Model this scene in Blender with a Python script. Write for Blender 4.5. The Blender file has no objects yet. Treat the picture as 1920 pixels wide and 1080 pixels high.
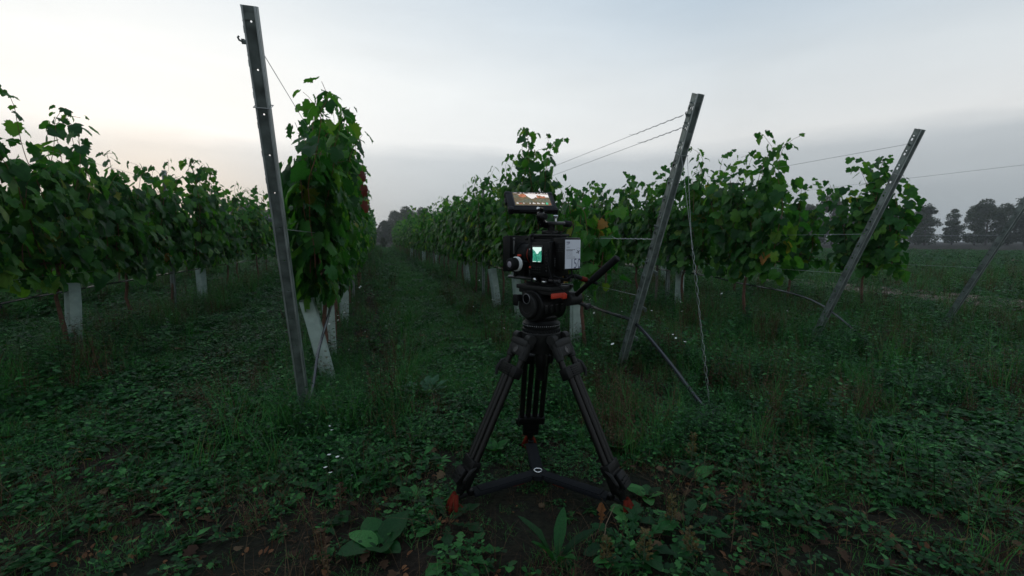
import bpy, bmesh, math, random
import numpy as np
from mathutils import Vector, Matrix, Quaternion, noise

C = bpy.context.scene
COL = C.collection
R = math.radians

# ------------------------------------------------------------------ camera
FPX = 840.0                                  # focal length in pixels of a 1920 wide frame
PITCH = math.atan(90 / FPX)
YAW = math.atan(252 / FPX * math.cos(PITCH))
EYE = Vector((0, 0, 1.0))
FW = Vector((math.sin(YAW) * math.cos(PITCH), math.cos(YAW) * math.cos(PITCH), -math.sin(PITCH)))
RT = Vector((math.cos(YAW), -math.sin(YAW), 0))
UP = RT.cross(FW)
cam = bpy.data.cameras.new('camera')
cam.sensor_width = 36
cam.lens = FPX / 1920 * 36
cam.clip_start = 0.05
cam.clip_end = 2000
cam.dof.use_dof = True
cam.dof.focus_distance = 1.8
cam.dof.aperture_fstop = 5.0
cam_o = bpy.data.objects.new('camera', cam)
COL.objects.link(cam_o)
cam_o.matrix_world = Matrix((RT, UP, -FW)).transposed().to_4x4()
cam_o.location = EYE
C.camera = cam_o

# ------------------------------------------------------------------ world, sun, exposure
SUN_ELEV, SUN_AZ = R(7), R(-22)              # azimuth from +Y, towards +X
W = bpy.data.worlds.new('World')
C.world = W
W.use_nodes = True
nt = W.node_tree
nt.nodes.clear()
N = nt.nodes.new
L = nt.links.new
out = N('ShaderNodeOutputWorld')
sky = N('ShaderNodeTexSky')
sky.sky_type = 'NISHITA'
sky.sun_disc = False
sky.sun_elevation = SUN_ELEV
sky.sun_rotation = SUN_AZ
sky.air_density = 1.2
sky.dust_density = 2.0
bg1 = N('ShaderNodeBackground')
bg1.inputs['Strength'].default_value = 0.006
L(sky.outputs[0], bg1.inputs[0])
tc = N('ShaderNodeTexCoord')
sep = N('ShaderNodeSeparateXYZ')
L(tc.outputs['Generated'], sep.inputs[0])


def wmath(op, a, b=None, c=None):
    n = N('ShaderNodeMath')
    n.operation = op
    for i, v in enumerate((a, b, c)):
        if v is None:
            continue
        if isinstance(v, (int, float)):
            n.inputs[i].default_value = v
        else:
            L(v, n.inputs[i])
    return n.outputs[0]


mp = N('ShaderNodeMapping')
mp.inputs['Scale'].default_value = (2.2, 2.2, 9.0)
L(tc.outputs['Generated'], mp.inputs[0])
nz = N('ShaderNodeTexNoise')
nz.inputs['Scale'].default_value = 1.3
nz.inputs['Detail'].default_value = 5
nz.inputs['Roughness'].default_value = 0.55
L(mp.outputs[0], nz.inputs['Vector'])
# cloud-bent height above the horizon
zz = wmath('ADD', sep.outputs['Z'], wmath('MULTIPLY', wmath('SUBTRACT', nz.outputs['Fac'], 0.5), 0.07))
ramp = N('ShaderNodeValToRGB')
cr = ramp.color_ramp
stops = [(0.0, (0.44, 0.50, 0.54)), (0.08, (0.49, 0.54, 0.58)), (0.158, (0.64, 0.685, 0.72)), (0.195, (0.93, 0.95, 0.955)),
         (0.30, (0.955, 0.98, 0.98)), (0.42, (0.82, 0.875, 0.91)), (0.54, (0.74, 0.81, 0.87)), (0.75, (0.72, 0.79, 0.85)), (1.0, (0.72, 0.79, 0.85))]
cr.elements[0].position, cr.elements[0].color = stops[0][0], (*stops[0][1], 1)
cr.elements[1].position, cr.elements[1].color = stops[-1][0], (*stops[-1][1], 1)
for p, c in stops[1:-1]:
    e = cr.elements.new(p)
    e.color = (*c, 1)
L(zz, ramp.inputs[0])
# brighter towards the place where the sun stands behind the fog
gx, gy = math.sin(SUN_AZ), math.cos(SUN_AZ)
glow = wmath('ADD', wmath('MULTIPLY', sep.outputs['X'], gx), wmath('MULTIPLY', sep.outputs['Y'], gy))
mr = N('ShaderNodeMapRange')
mr.inputs['From Min'].default_value = 0.42
mr.inputs['From Max'].default_value = 1
mr.inputs['To Min'].default_value = 0.80
mr.inputs['To Max'].default_value = 1.0
L(glow, mr.inputs['Value'])
bg2 = N('ShaderNodeBackground')
# the upper sky turns bluer away from the glow
tz = N('ShaderNodeMapRange')
tz.inputs['From Min'].default_value = 0.2; tz.inputs['From Max'].default_value = 0.46
L(sep.outputs['Z'], tz.inputs['Value'])
tg = N('ShaderNodeMapRange')
tg.inputs['From Min'].default_value = 0.93; tg.inputs['From Max'].default_value = 0.45
L(glow, tg.inputs['Value'])
tint = N('ShaderNodeMix'); tint.data_type = 'RGBA'; tint.blend_type = 'MULTIPLY'
L(wmath('MULTIPLY', tz.outputs[0], tg.outputs[0]), tint.inputs[0])
L(ramp.outputs[0], tint.inputs[6])
tint.inputs[7].default_value = (0.77, 0.87, 0.97, 1)
L(tint.outputs[2], bg2.inputs[0])
# faint streaks of cloud
mp2 = N('ShaderNodeMapping')
mp2.inputs['Scale'].default_value = (1.5, 1.5, 7.0)
mp2.inputs['Rotation'].default_value = (0.0, 0.12, 0.0)
L(tc.outputs['Generated'], mp2.inputs[0])
nz2 = N('ShaderNodeTexNoise')
nz2.inputs['Scale'].default_value = 2.4
nz2.inputs['Detail'].default_value = 7
nz2.inputs['Distortion'].default_value = 0.6
L(mp2.outputs[0], nz2.inputs['Vector'])
cl = N('ShaderNodeMapRange')
cl.inputs['From Min'].default_value = 0.3; cl.inputs['From Max'].default_value = 0.7
cl.inputs['To Min'].default_value = 0.97; cl.inputs['To Max'].default_value = 1.025
L(nz2.outputs['Fac'], cl.inputs['Value'])
L(wmath('MULTIPLY', mr.outputs[0], cl.outputs[0]), bg2.inputs['Strength'])
add = N('ShaderNodeAddShader')
L(bg1.outputs[0], add.inputs[0])
L(bg2.outputs[0], add.inputs[1])
L(add.outputs[0], out.inputs['Surface'])

sun = bpy.data.lights.new('sun', 'SUN')
sun.energy = 0.08
sun.angle = R(25)
sun.color = (1.0, 0.93, 0.85)
sun_o = bpy.data.objects.new('sun', sun)
COL.objects.link(sun_o)
sd = Vector((math.sin(SUN_AZ) * math.cos(SUN_ELEV), math.cos(SUN_AZ) * math.cos(SUN_ELEV), math.sin(SUN_ELEV)))
sun_o.rotation_euler = sd.to_track_quat('Z', 'Y').to_euler()
C.view_settings.view_transform = 'Standard'
C.view_settings.look = 'None'
C.view_settings.exposure = 0.0
C.view_settings.gamma = 1.0
C.view_settings.use_curve_mapping = False
C.cycles.use_denoising = True
C.cycles.max_bounces = 6
C.cycles.diffuse_bounces = 2
C.cycles.glossy_bounces = 2
C.cycles.transmission_bounces = 3
C.cycles.volume_bounces = 1
C.cycles.transparent_max_bounces = 6


def at(px, py, zc):
    """A point of the place: seen at photo pixel (px, py) and zc metres away along the view axis."""
    return EYE + zc * (FW + RT * ((px - 960) / FPX) - UP * ((py - 540) / FPX))


# ------------------------------------------------------------------ helpers
def tag(o, label=None, cat=None, group=None, kind=None):
    if label: o['label'] = label
    if cat: o['category'] = cat
    if group: o['group'] = group
    if kind: o['kind'] = kind
    return o


def thing(name, label, cat, loc=(0, 0, 0), rz=0.0, group=None, scale=1.0):
    o = bpy.data.objects.new(name, None)
    o.empty_display_size = 0.1
    COL.objects.link(o)
    o.location = loc
    o.rotation_euler = (0, 0, rz)
    o.scale = (scale,) * 3
    return tag(o, label, cat, group)


def link(name, me, parent=None, M=None):
    o = bpy.data.objects.new(name, me)
    COL.objects.link(o)
    if parent is not None: o.parent = parent
    if M is not None: o.matrix_basis = M
    return o


class MB:
    """Collects shapes and links them as one mesh object."""
    def __init__(s):
        s.v, s.f, s.mi = [], [], []
        s.cur = 0

    def add(s, v, f, M=None):
        o = len(s.v)
        s.v.extend([tuple(M @ Vector(p)) for p in v] if M is not None else [tuple(p) for p in v])
        s.f.extend([tuple(i + o for i in q) for q in f])
        s.mi.extend([s.cur] * len(f))
        return s

    def box(s, c, d, b=0.0, rot=None, seg=2):
        bm = bmesh.new()
        bmesh.ops.create_cube(bm, size=1)
        bmesh.ops.scale(bm, vec=d, verts=bm.verts)
        if b > 0:
            bmesh.ops.bevel(bm, geom=list(bm.edges), offset=b, segments=seg, profile=0.5, affect='EDGES', clamp_overlap=True)
        M = Matrix.Translation(c) @ (rot.to_4x4() if rot is not None else Matrix())
        bm.verts.index_update()
        s.add([v.co for v in bm.verts], [[v.index for v in f.verts] for f in bm.faces], M)
        bm.free()
        return s

    def tube(s, pts, r, n=8, cap=True):
        pts = [Vector(p) for p in pts]
        rs = r if isinstance(r, (list, tuple)) else [r] * len(pts)
        o = len(s.v)
        prev = None
        for i, p in enumerate(pts):
            d = (pts[min(i + 1, len(pts) - 1)] - pts[max(i - 1, 0)])
            d = d.normalized() if d.length > 1e-9 else Vector((0, 0, 1))
            if prev is None:
                a = d.orthogonal().normalized()
            else:
                a = prev - d * prev.dot(d)
                a = a.normalized() if a.length > 1e-6 else d.orthogonal().normalized()
            prev = a
            b = d.cross(a)
            for k in range(n):
                t = 2 * math.pi * k / n
                s.v.append(tuple(p + (a * math.cos(t) + b * math.sin(t)) * rs[i]))
        nf = 0
        for i in range(len(pts) - 1):
            for k in range(n):
                s.f.append((o + i * n + k, o + i * n + (k + 1) % n, o + (i + 1) * n + (k + 1) % n, o + (i + 1) * n + k))
                nf += 1
        if cap:
            s.f.append(tuple(o + k for k in reversed(range(n))))
            s.f.append(tuple(o + (len(pts) - 1) * n + k for k in range(n)))
            nf += 2
        s.mi.extend([s.cur] * nf)
        return s

    def cyl(s, p, q, r, r2=None, n=20, bev=0.0):
        p, q = Vector(p), Vector(q)
        r2 = r if r2 is None else r2
        if bev > 0:
            d = (q - p).normalized()
            return s.tube([p, p + d * 1e-5, p + d * bev, q - d * bev, q - d * 1e-5, q], [r - bev, r - bev, r, r2, r2 - bev, r2 - bev], n)
        return s.tube([p, q], [r, r2], n)

    def ring(s, c, axis, R_, r, n=24, m=8):
        axis = Vector(axis).normalized()
        a = axis.orthogonal().normalized()
        b = axis.cross(a)
        pts = [Vector(c) + (a * math.cos(2 * math.pi * k / n) + b * math.sin(2 * math.pi * k / n)) * R_ for k in range(n)]
        o = len(s.v)
        for k, p in enumerate(pts):
            rad = (p - Vector(c)).normalized()
            for j in range(m):
                t = 2 * math.pi * j / m
                s.v.append(tuple(p + (rad * math.cos(t) + axis * math.sin(t)) * r))
        for k in range(n):
            for j in range(m):
                s.f.append((o + k * m + j, o + k * m + (j + 1) % m, o + ((k + 1) % n) * m + (j + 1) % m, o + ((k + 1) % n) * m + j))
        s.mi.extend([s.cur] * (n * m))
        return s

    def lathe(s, c, axis, prof, n=28):
        """prof: (distance along the axis, radius)."""
        axis = Vector(axis).normalized()
        a = axis.orthogonal().normalized()
        b = axis.cross(a)
        c = Vector(c)
        o = len(s.v)
        for h, r in prof:
            for k in range(n):
                t = 2 * math.pi * k / n
                s.v.append(tuple(c + axis * h + (a * math.cos(t) + b * math.sin(t)) * r))
        nf = 0
        for i in range(len(prof) - 1):
            for k in range(n):
                s.f.append((o + i * n + k, o + i * n + (k + 1) % n, o + (i + 1) * n + (k + 1) % n, o + (i + 1) * n + k))
                nf += 1
        s.f.append(tuple(o + k for k in reversed(range(n))))
        s.f.append(tuple(o + (len(prof) - 1) * n + k for k in range(n)))
        s.mi.extend([s.cur] * (nf + 2))
        return s

    def mesh(s, name, mats, smooth=True, angle=0.6):
        me = bpy.data.meshes.new(name)
        me.from_pydata(s.v, [], s.f)
        for m in (mats if isinstance(mats, (list, tuple)) else [mats]):
            me.materials.append(m)
        if any(s.mi): me.polygons.foreach_set('material_index', s.mi)
        if smooth:
            me.polygons.foreach_set('use_smooth', [True] * len(me.polygons))
            me.set_sharp_from_angle(angle=angle)
        me.update()
        return me

    def build(s, name, mats, parent=None, smooth=True, angle=0.6, M=None):
        return link(name, s.mesh(name, mats, smooth, angle), parent, M)


def np_mesh(name, V, F, mat, smooth=False):
    """V (n,3), F (m,3) triangles."""
    me = bpy.data.meshes.new(name)
    V = np.ascontiguousarray(V, np.float32)
    F = np.ascontiguousarray(F, np.int32)
    me.vertices.add(len(V))
    me.vertices.foreach_set('co', V.ravel())
    me.loops.add(F.size)
    me.loops.foreach_set('vertex_index', F.ravel())
    me.polygons.add(len(F))
    me.polygons.foreach_set('loop_start', np.arange(0, F.size, 3, dtype=np.int32))
    if smooth: me.polygons.foreach_set('use_smooth', np.ones(len(F), bool))
    me.materials.append(mat)
    me.update(calc_edges=True)
    me.validate()
    return me


# ------------------------------------------------------------------ materials
MATS = {}


def mat(name, col, rough=0.6, metal=0.0, var=0.0, scale=20.0, bump=0.0, emit=None, spec=0.5, trans=0.0):
    m = bpy.data.materials.new(name)
    m.use_nodes = True
    t = m.node_tree
    b = t.nodes['Principled BSDF']
    b.inputs['Base Color'].default_value = (*col, 1)
    b.inputs['Roughness'].default_value = rough
    b.inputs['Metallic'].default_value = metal
    b.inputs['Specular IOR Level'].default_value = spec
    if emit:
        b.inputs['Emission Color'].default_value = (*emit[0], 1)
        b.inputs['Emission Strength'].default_value = emit[1]
    if var or bump:
        tc = t.nodes.new('ShaderNodeTexCoord')
        n = t.nodes.new('ShaderNodeTexNoise')
        n.inputs['Scale'].default_value = scale
        n.inputs['Detail'].default_value = 6
        t.links.new(tc.outputs['Object'], n.inputs['Vector'])
        if var:
            r = t.nodes.new('ShaderNodeValToRGB')
            r.color_ramp.elements[0].position = 0.3
            r.color_ramp.elements[1].position = 0.72
            r.color_ramp.elements[0].color = (*[c * (1 - var) for c in col], 1)
            r.color_ramp.elements[1].color = (*[min(1, c * (1 + var)) for c in col], 1)
            t.links.new(n.outputs['Fac'], r.inputs[0])
            t.links.new(r.outputs[0], b.inputs['Base Color'])
            rr = t.nodes.new('ShaderNodeMapRange')
            rr.inputs['To Min'].default_value = max(0.05, rough - 0.15)
            rr.inputs['To Max'].default_value = min(1, rough + 0.15)
            t.links.new(n.outputs['Fac'], rr.inputs['Value'])
            t.links.new(rr.outputs[0], b.inputs['Roughness'])
        if bump:
            bp = t.nodes.new('ShaderNodeBump')
            bp.inputs['Strength'].default_value = bump
            bp.inputs['Distance'].default_value = 0.004
            t.links.new(n.outputs['Fac'], bp.inputs['Height'])
            t.links.new(bp.outputs[0], b.inputs['Normal'])
    MATS[name] = m
    return m


def leaf_mat(name, cols, rough=0.5, trans=0.35, spec=0.2, tgain=1.7):
    """cols: list of (position, colour); every leaf draws its own colour from the ramp."""
    m = bpy.data.materials.new(name)
    m.use_nodes = True
    t = m.node_tree
    b = t.nodes['Principled BSDF']
    o = t.nodes['Material Output']
    oi = t.nodes.new('ShaderNodeObjectInfo')
    ge = t.nodes.new('ShaderNodeNewGeometry')
    a = t.nodes.new('ShaderNodeMath'); a.operation = 'ADD'
    fr = t.nodes.new('ShaderNodeMath'); fr.operation = 'FRACT'
    t.links.new(oi.outputs['Random'], a.inputs[0])
    t.links.new(ge.outputs['Random Per Island'], a.inputs[1])
    t.links.new(a.outputs[0], fr.inputs[0])
    r = t.nodes.new('ShaderNodeValToRGB')
    e = r.color_ramp.elements
    e[0].position, e[0].color = cols[0][0], (*cols[0][1], 1)
    e[1].position, e[1].color = cols[-1][0], (*cols[-1][1], 1)
    for p, c in cols[1:-1]:
        x = e.new(p); x.color = (*c, 1)
    t.links.new(fr.outputs[0], r.inputs[0])
    # blotches on the blade
    tc = t.nodes.new('ShaderNodeTexCoord')
    n = t.nodes.new('ShaderNodeTexNoise')
    n.inputs['Scale'].default_value = 28
    n.inputs['Detail'].default_value = 4
    t.links.new(tc.outputs['Object'], n.inputs['Vector'])
    mr = t.nodes.new('ShaderNodeMapRange')
    mr.inputs['From Min'].default_value = 0.25
    mr.inputs['From Max'].default_value = 0.75
    mr.inputs['To Min'].default_value = 0.65
    mr.inputs['To Max'].default_value = 1.3
    t.links.new(n.outputs['Fac'], mr.inputs['Value'])
    mx = t.nodes.new('ShaderNodeMix'); mx.data_type = 'RGBA'; mx.blend_type = 'MULTIPLY'
    mx.inputs[0].default_value = 1
    t.links.new(r.outputs[0], mx.inputs[6])
    t.links.new(mr.outputs[0], mx.inputs[7])
    t.links.new(mx.outputs[2], b.inputs['Base Color'])
    b.inputs['Roughness'].default_value = rough
    b.inputs['Specular IOR Level'].default_value = spec
    tr = t.nodes.new('ShaderNodeBsdfTranslucent')
    g = t.nodes.new('ShaderNodeMix'); g.data_type = 'RGBA'; g.blend_type = 'MULTIPLY'
    g.inputs[0].default_value = 1
    g.inputs[7].default_value = (tgain * 1.15, tgain * 1.1, tgain * 0.5, 1)
    t.links.new(mx.outputs[2], g.inputs[6])
    t.links.new(g.outputs[2], tr.inputs['Color'])
    ms = t.nodes.new('ShaderNodeMixShader')
    ms.inputs[0].default_value = trans
    t.links.new(b.outputs[0], ms.inputs[1])
    t.links.new(tr.outputs[0], ms.inputs[2])
    t.links.new(ms.outputs[0], o.inputs['Surface'])
    MATS[name] = m
    return m


GREEN = leaf_mat('vine_leaf', [(0, (0.010, 0.055, 0.014)), (0.45, (0.022, 0.105, 0.019)), (0.8, (0.046, 0.155, 0.022)), (0.95, (0.075, 0.19, 0.026)), (0.985, (0.11, 0.20, 0.03)), (1, (0.20, 0.20, 0.03))], tgain=1.9, trans=0.42)
REDLEAF = leaf_mat('red_leaf', [(0, (0.10, 0.018, 0.012)), (1, (0.16, 0.03, 0.015))])
YELLOWLEAF = leaf_mat('yellow_leaf', [(0, (0.24, 0.19, 0.03)), (1, (0.30, 0.14, 0.03))])
WEEDGREEN = leaf_mat('weed_leaf', [(0, (0.004, 0.028, 0.008)), (0.55, (0.012, 0.072, 0.017)), (0.88, (0.026, 0.13, 0.026)), (1, (0.07, 0.22, 0.06))], trans=0.25, spec=0.2, rough=.5)
GRASSGREEN = leaf_mat('grass_blade', [(0, (0.022, 0.11, 0.030)), (0.7, (0.042, 0.18, 0.040)), (0.92, (0.08, 0.16, 0.05)), (1, (0.13, 0.09, 0.045))], trans=0.25, spec=0.15, rough=.5)
DRYWEED = leaf_mat('dry_weed', [(0, (0.035, 0.018, 0.011)), (0.6, (0.065, 0.036, 0.020)), (1, (0.13, 0.09, 0.05))], trans=0.15, rough=0.8)
TREELEAF = leaf_mat('tree_leaf', [(0, (0.02, 0.035, 0.018)), (1, (0.04, 0.06, 0.025))], trans=0.2)
BARK = mat('vine_bark', (0.10, 0.048, 0.03), 0.9, var=0.5, scale=40, bump=0.6)
CANE = mat('vine_cane', (0.15, 0.055, 0.028), 0.6, var=0.4, scale=30)
STEM = mat('weed_stem', (0.05, 0.07, 0.03), 0.7, var=0.4, scale=30)
TWIG = mat('twig', (0.16, 0.11, 0.07), 0.8, var=0.4, scale=30)
TREEBARK = mat('tree_bark', (0.06, 0.05, 0.045), 0.9, var=0.4, scale=6)
GALV = mat('galvanised_steel', (0.16, 0.19, 0.18), 0.5, 0.5, var=0.55, scale=14, bump=0.1)
ZINC = mat('pale_zinc_edge', (0.36, 0.39, 0.38), 0.45, 0.5, var=0.3, scale=10)  # paler zinc for the rolled edges of the post profiles
WIRE = mat('wire_steel', (0.32, 0.34, 0.35), 0.45, 0.7)
HOSE = mat('black_hose', (0.016, 0.018, 0.022), 0.25, spec=0.8)
TUBEP = mat('guard_plastic', (0.30, 0.375, 0.335), 0.6, var=0.22, scale=14, bump=0.05)
WOODPOST = mat('weathered_wood', (0.13, 0.11, 0.09), 0.9, var=0.4, scale=30, bump=0.4)
PETAL = mat('white_petal', (0.75, 0.75, 0.72), 0.6)
LILAC = mat('lilac_petal', (0.35, 0.25, 0.55), 0.6)


def soil_material():
    m = bpy.data.materials.new('soil')
    m.use_nodes = True
    t = m.node_tree
    b = t.nodes['Principled BSDF']
    b.inputs['Roughness'].default_value = 0.95
    b.inputs['Specular IOR Level'].default_value = 0.2
    tc = t.nodes.new('ShaderNodeTexCoord')
    n1 = t.nodes.new('ShaderNodeTexNoise'); n1.inputs['Scale'].default_value = 1.1; n1.inputs['Detail'].default_value = 8
    n2 = t.nodes.new('ShaderNodeTexNoise'); n2.inputs['Scale'].default_value = 38; n2.inputs['Detail'].default_value = 8
    for n in (n1, n2): t.links.new(tc.outputs['Object'], n.inputs['Vector'])
    r1 = t.nodes.new('ShaderNodeValToRGB')
    r1.color_ramp.elements[0].position, r1.color_ramp.elements[0].color = 0.38, (0.007, 0.009, 0.004, 1)
    r1.color_ramp.elements[1].position, r1.color_ramp.elements[1].color = 0.62, (0.016, 0.011, 0.0075, 1)
    t.links.new(n1.outputs['Fac'], r1.inputs[0])
    mr = t.nodes.new('ShaderNodeMapRange')
    mr.inputs['From Min'].default_value = 0.3; mr.inputs['From Max'].default_value = 0.7
    mr.inputs['To Min'].default_value = 0.45; mr.inputs['To Max'].default_value = 1.5
    t.links.new(n2.outputs['Fac'], mr.inputs['Value'])
    mx = t.nodes.new('ShaderNodeMix'); mx.data_type = 'RGBA'; mx.blend_type = 'MULTIPLY'; mx.inputs[0].default_value = 1
    t.links.new(r1.outputs[0], mx.inputs[6]); t.links.new(mr.outputs[0], mx.inputs[7])
    t.links.new(mx.outputs[2], b.inputs['Base Color'])
    bp = t.nodes.new('ShaderNodeBump'); bp.inputs['Strength'].default_value = 0.9; bp.inputs['Distance'].default_value = 0.02
    t.links.new(n2.outputs['Fac'], bp.inputs['Height'])
    t.links.new(bp.outputs[0], b.inputs['Normal'])
    return m


t_ = TUBEP.node_tree                              # mud splashed up from the ground
tc_ = t_.nodes.new('ShaderNodeTexCoord'); sx_ = t_.nodes.new('ShaderNodeSeparateXYZ'); t_.links.new(tc_.outputs['Object'], sx_.inputs[0])
nn_ = t_.nodes.new('ShaderNodeTexNoise'); nn_.inputs['Scale'].default_value = 45; nn_.inputs['Detail'].default_value = 5; t_.links.new(tc_.outputs['Object'], nn_.inputs['Vector'])
mh_ = t_.nodes.new('ShaderNodeMapRange'); mh_.inputs['From Min'].default_value = 0.0; mh_.inputs['From Max'].default_value = 0.55; mh_.inputs['To Min'].default_value = 0.55; mh_.inputs['To Max'].default_value = 0.24
t_.links.new(sx_.outputs['Z'], mh_.inputs['Value'])
gt_ = t_.nodes.new('ShaderNodeMath'); gt_.operation = 'SUBTRACT'; t_.links.new(mh_.outputs[0], gt_.inputs[0]); t_.links.new(nn_.outputs['Fac'], gt_.inputs[1])
ml_ = t_.nodes.new('ShaderNodeMath'); ml_.operation = 'MULTIPLY'; ml_.use_clamp = True; ml_.inputs[1].default_value = 7.0; t_.links.new(gt_.outputs[0], ml_.inputs[0])
mm_ = t_.nodes.new('ShaderNodeMix'); mm_.data_type = 'RGBA'; mm_.inputs[7].default_value = (.10, .085, .05, 1)
bs_ = t_.nodes['Principled BSDF']; old_ = bs_.inputs['Base Color'].links[0].from_socket
t_.links.new(ml_.outputs[0], mm_.inputs[0]); t_.links.new(old_, mm_.inputs[6]); t_.links.new(mm_.outputs[2], bs_.inputs['Base Color'])
SOIL = soil_material()
TRACK = mat('dry_earth', (0.15, 0.105, 0.085), 0.95, var=0.55, scale=4, bump=0.5)

# ------------------------------------------------------------------ the setting
ROWS = [-0.42 - 2.22 * 3, -0.42 - 2.22 * 2, -0.42 - 2.22, -0.42, 1.80, 4.02, 6.24]


def gz(x, y):
    """Height of the ground: flat, with a slight hump under every vine row and small unevenness."""
    r = math.hypot(x, y)
    k = max(0.0, min(1.0, (70 - r) / 30))
    return k * 0.02 * (noise.noise(Vector((x * 1.3, y * 1.3, 0))) + 0.6 * noise.noise(Vector((x * 4, y * 4, 3))))


def ground_sheet():
    xs = np.concatenate([[-300, -200, -120, -70, -40], np.arange(-24, 24.01, 0.5), [40, 70, 120, 200, 300]])
    xs = np.unique(np.concatenate([xs, np.arange(-4, 5.01, 0.12)]))
    ys = np.concatenate([[-40, -20, -8, -4, -2, -1], np.arange(-0.4, 8, 0.12), np.arange(8, 40, 0.5), np.arange(40, 100, 4), [120, 150, 200, 250, 300]])
    V = [(x, y, gz(x, y)) for y in ys for x in xs]
    nx = len(xs)
    F = [(j * nx + i, j * nx + i + 1, (j + 1) * nx + i + 1, (j + 1) * nx + i) for j in range(len(ys) - 1) for i in range(nx - 1)]
    me = bpy.data.meshes.new('ground')
    me.from_pydata(V, [], F)
    me.materials.append(SOIL)
    me.polygons.foreach_set('use_smooth', [True] * len(F))
    return tag(link('ground', me), kind='structure')


ground_sheet()
# a pale dirt track between the rows further right
b = MB()
tv, tf = [], []
for j in range(40):
    y = 2 + j * 1.6
    tv += [(8.55 + 0.12 * math.sin(y), y, gz(8.55, y) + 0.03), (9.3, y, gz(9.3, y) + 0.045), (10.05 + 0.1 * math.sin(y * 1.7), y, gz(10, y) + 0.03)]
    if j:
        o = j * 3
        tf += [(o - 3, o - 2, o + 1, o), (o - 2, o - 1, o + 2, o + 1)]
b.add(tv, tf)
tag(b.build('path', TRACK), kind='structure')

# haze round the whole place
hm = bpy.data.materials.new('haze')
hm.use_nodes = True
hm.node_tree.nodes.clear()
ho = hm.node_tree.nodes.new('ShaderNodeOutputMaterial')
hv = hm.node_tree.nodes.new('ShaderNodeVolumePrincipled')
hv.inputs['Color'].default_value = (0.88, 0.92, 0.95, 1)
hv.inputs['Density'].default_value = 0.0011
hv.inputs['Anisotropy'].default_value = 0.6
hm.node_tree.links.new(hv.outputs[0], ho.inputs['Volume'])
hb = MB().box((0, 130, 6.0), (640, 380, 14.0)).build('haze', hm, smooth=False)
tag(hb, kind='stuff')

# ------------------------------------------------------------------ leaf shapes (arrays)
HALF = [(0.05, -0.10), (0.22, -0.20), (0.40, -0.14), (0.50, 0.00), (0.44, 0.12), (0.64, 0.26), (0.58, 0.40), (0.40, 0.44), (0.44, 0.62), (0.27, 0.78), (0.13, 0.90)]


def vine_leaf_arrays(rng, serrate):
    half = [np.array(p) * (1 + rng.normal(0, 0.06)) for p in HALF]
    pts = [np.array((0.0, 0.02))] + half + [np.array((0.0, 1.0))] + [p * np.array((-1, 1)) * (1 + rng.normal(0, 0.06)) for p in reversed(half)]
    if serrate:
        q = []
        c = np.array((0, 0.25))
        for i, p in enumerate(pts):
            q.append(p)
            n = pts[(i + 1) % len(pts)]
            if 1 <= i < len(pts) - 1:
                m = (p + n) / 2
                q.append(c + (m - c) * rng.uniform(0.88, 0.97))
        pts = q
    P = np.array(pts)
    c = np.array([[0.0, 0.22]])
    mid = c + (P - c) * 0.55
    allp = np.vstack([c, mid, P])
    x, y = allp[:, 0], allp[:, 1]
    fold = rng.uniform(0.05, 0.35)
    cup = rng.uniform(-0.2, 0.8)
    droop = rng.uniform(0.1, 0.9)
    z = fold * np.abs(x) - cup * x * x * 1.2 - droop * np.clip(y - 0.1, 0, 2) ** 2 * 0.7
    z += 0.05 * np.sin(5 * x + rng.uniform(0, 6)) * np.cos(4 * y + rng.uniform(0, 6))
    z[1 + len(P):] += rng.normal(0, 0.03, len(P))
    V = np.column_stack([x, y, z])
    n = len(P)
    F = []
    for i in range(n):
        j = (i + 1) % n
        F.append((0, 1 + i, 1 + j))
        F.append((1 + i, 1 + n + i, 1 + n + j))
        F.append((1 + i, 1 + n + j, 1 + j))
    return V, np.array(F)


def simple_leaf_arrays(rng):
    """fewer triangles, for leaves further off"""
    half = [(0.25, -0.18), (0.5, 0.0), (0.62, 0.3), (0.40, 0.46), (0.36, 0.74)]
    pts = [(0, 0.0)] + half + [(0, 1.0)] + [(-x, y) for x, y in reversed(half)]
    P = np.array(pts) * (1 + rng.normal(0, 0.05, (len(pts), 2)))
    allp = np.vstack([[[0, 0.25]], P])
    x, y = allp[:, 0], allp[:, 1]
    z = rng.uniform(0, 0.4) * np.abs(x) - rng.uniform(-.1, 0.8) * x * x - rng.uniform(0.1, 0.9) * np.clip(y, 0, 2) ** 2 * 0.6
    V = np.column_stack([x, y, z])
    n = len(P)
    return V, np.array([(0, 1 + i, 1 + (i + 1) % n) for i in range(n)])


LRNG = np.random.default_rng(7)
LEAF_HI = [vine_leaf_arrays(LRNG, True) for _ in range(8)]
LEAF_LO = [simple_leaf_arrays(LRNG) for _ in range(6)]
LEAF_MESH = [np_mesh('leaf', V, F, GREEN, True) for V, F in LEAF_HI]
LEAF_RED = [np_mesh('leaf', V, F, REDLEAF, True) for V, F in LEAF_HI[:2]]
LEAF_YEL = [np_mesh('leaf', V, F, YELLOWLEAF, True) for V, F in LEAF_HI[2:4]]


def join_leaves(name, mats4, kinds, shapes, material):
    Vs, Fs, o = [], [], 0
    for M, k in zip(mats4, kinds):
        V, F = shapes[k % len(shapes)]
        A = np.array(M)
        Vs.append(V @ A[:3, :3].T + A[:3, 3])
        Fs.append(F + o)
        o += len(V)
    return np_mesh(name, np.vstack(Vs), np.vstack(Fs), material, True)


def frame(ydir, zdir, p, s):
    y = ydir.normalized()
    z = zdir - y * zdir.dot(y)
    z = z.normalized() if z.length > 1e-5 else y.orthogonal().normalized()
    x = y.cross(z)
    M = Matrix((x * s, y * s, z * s)).transposed().to_4x4()
    M.translation = p
    return M


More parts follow.
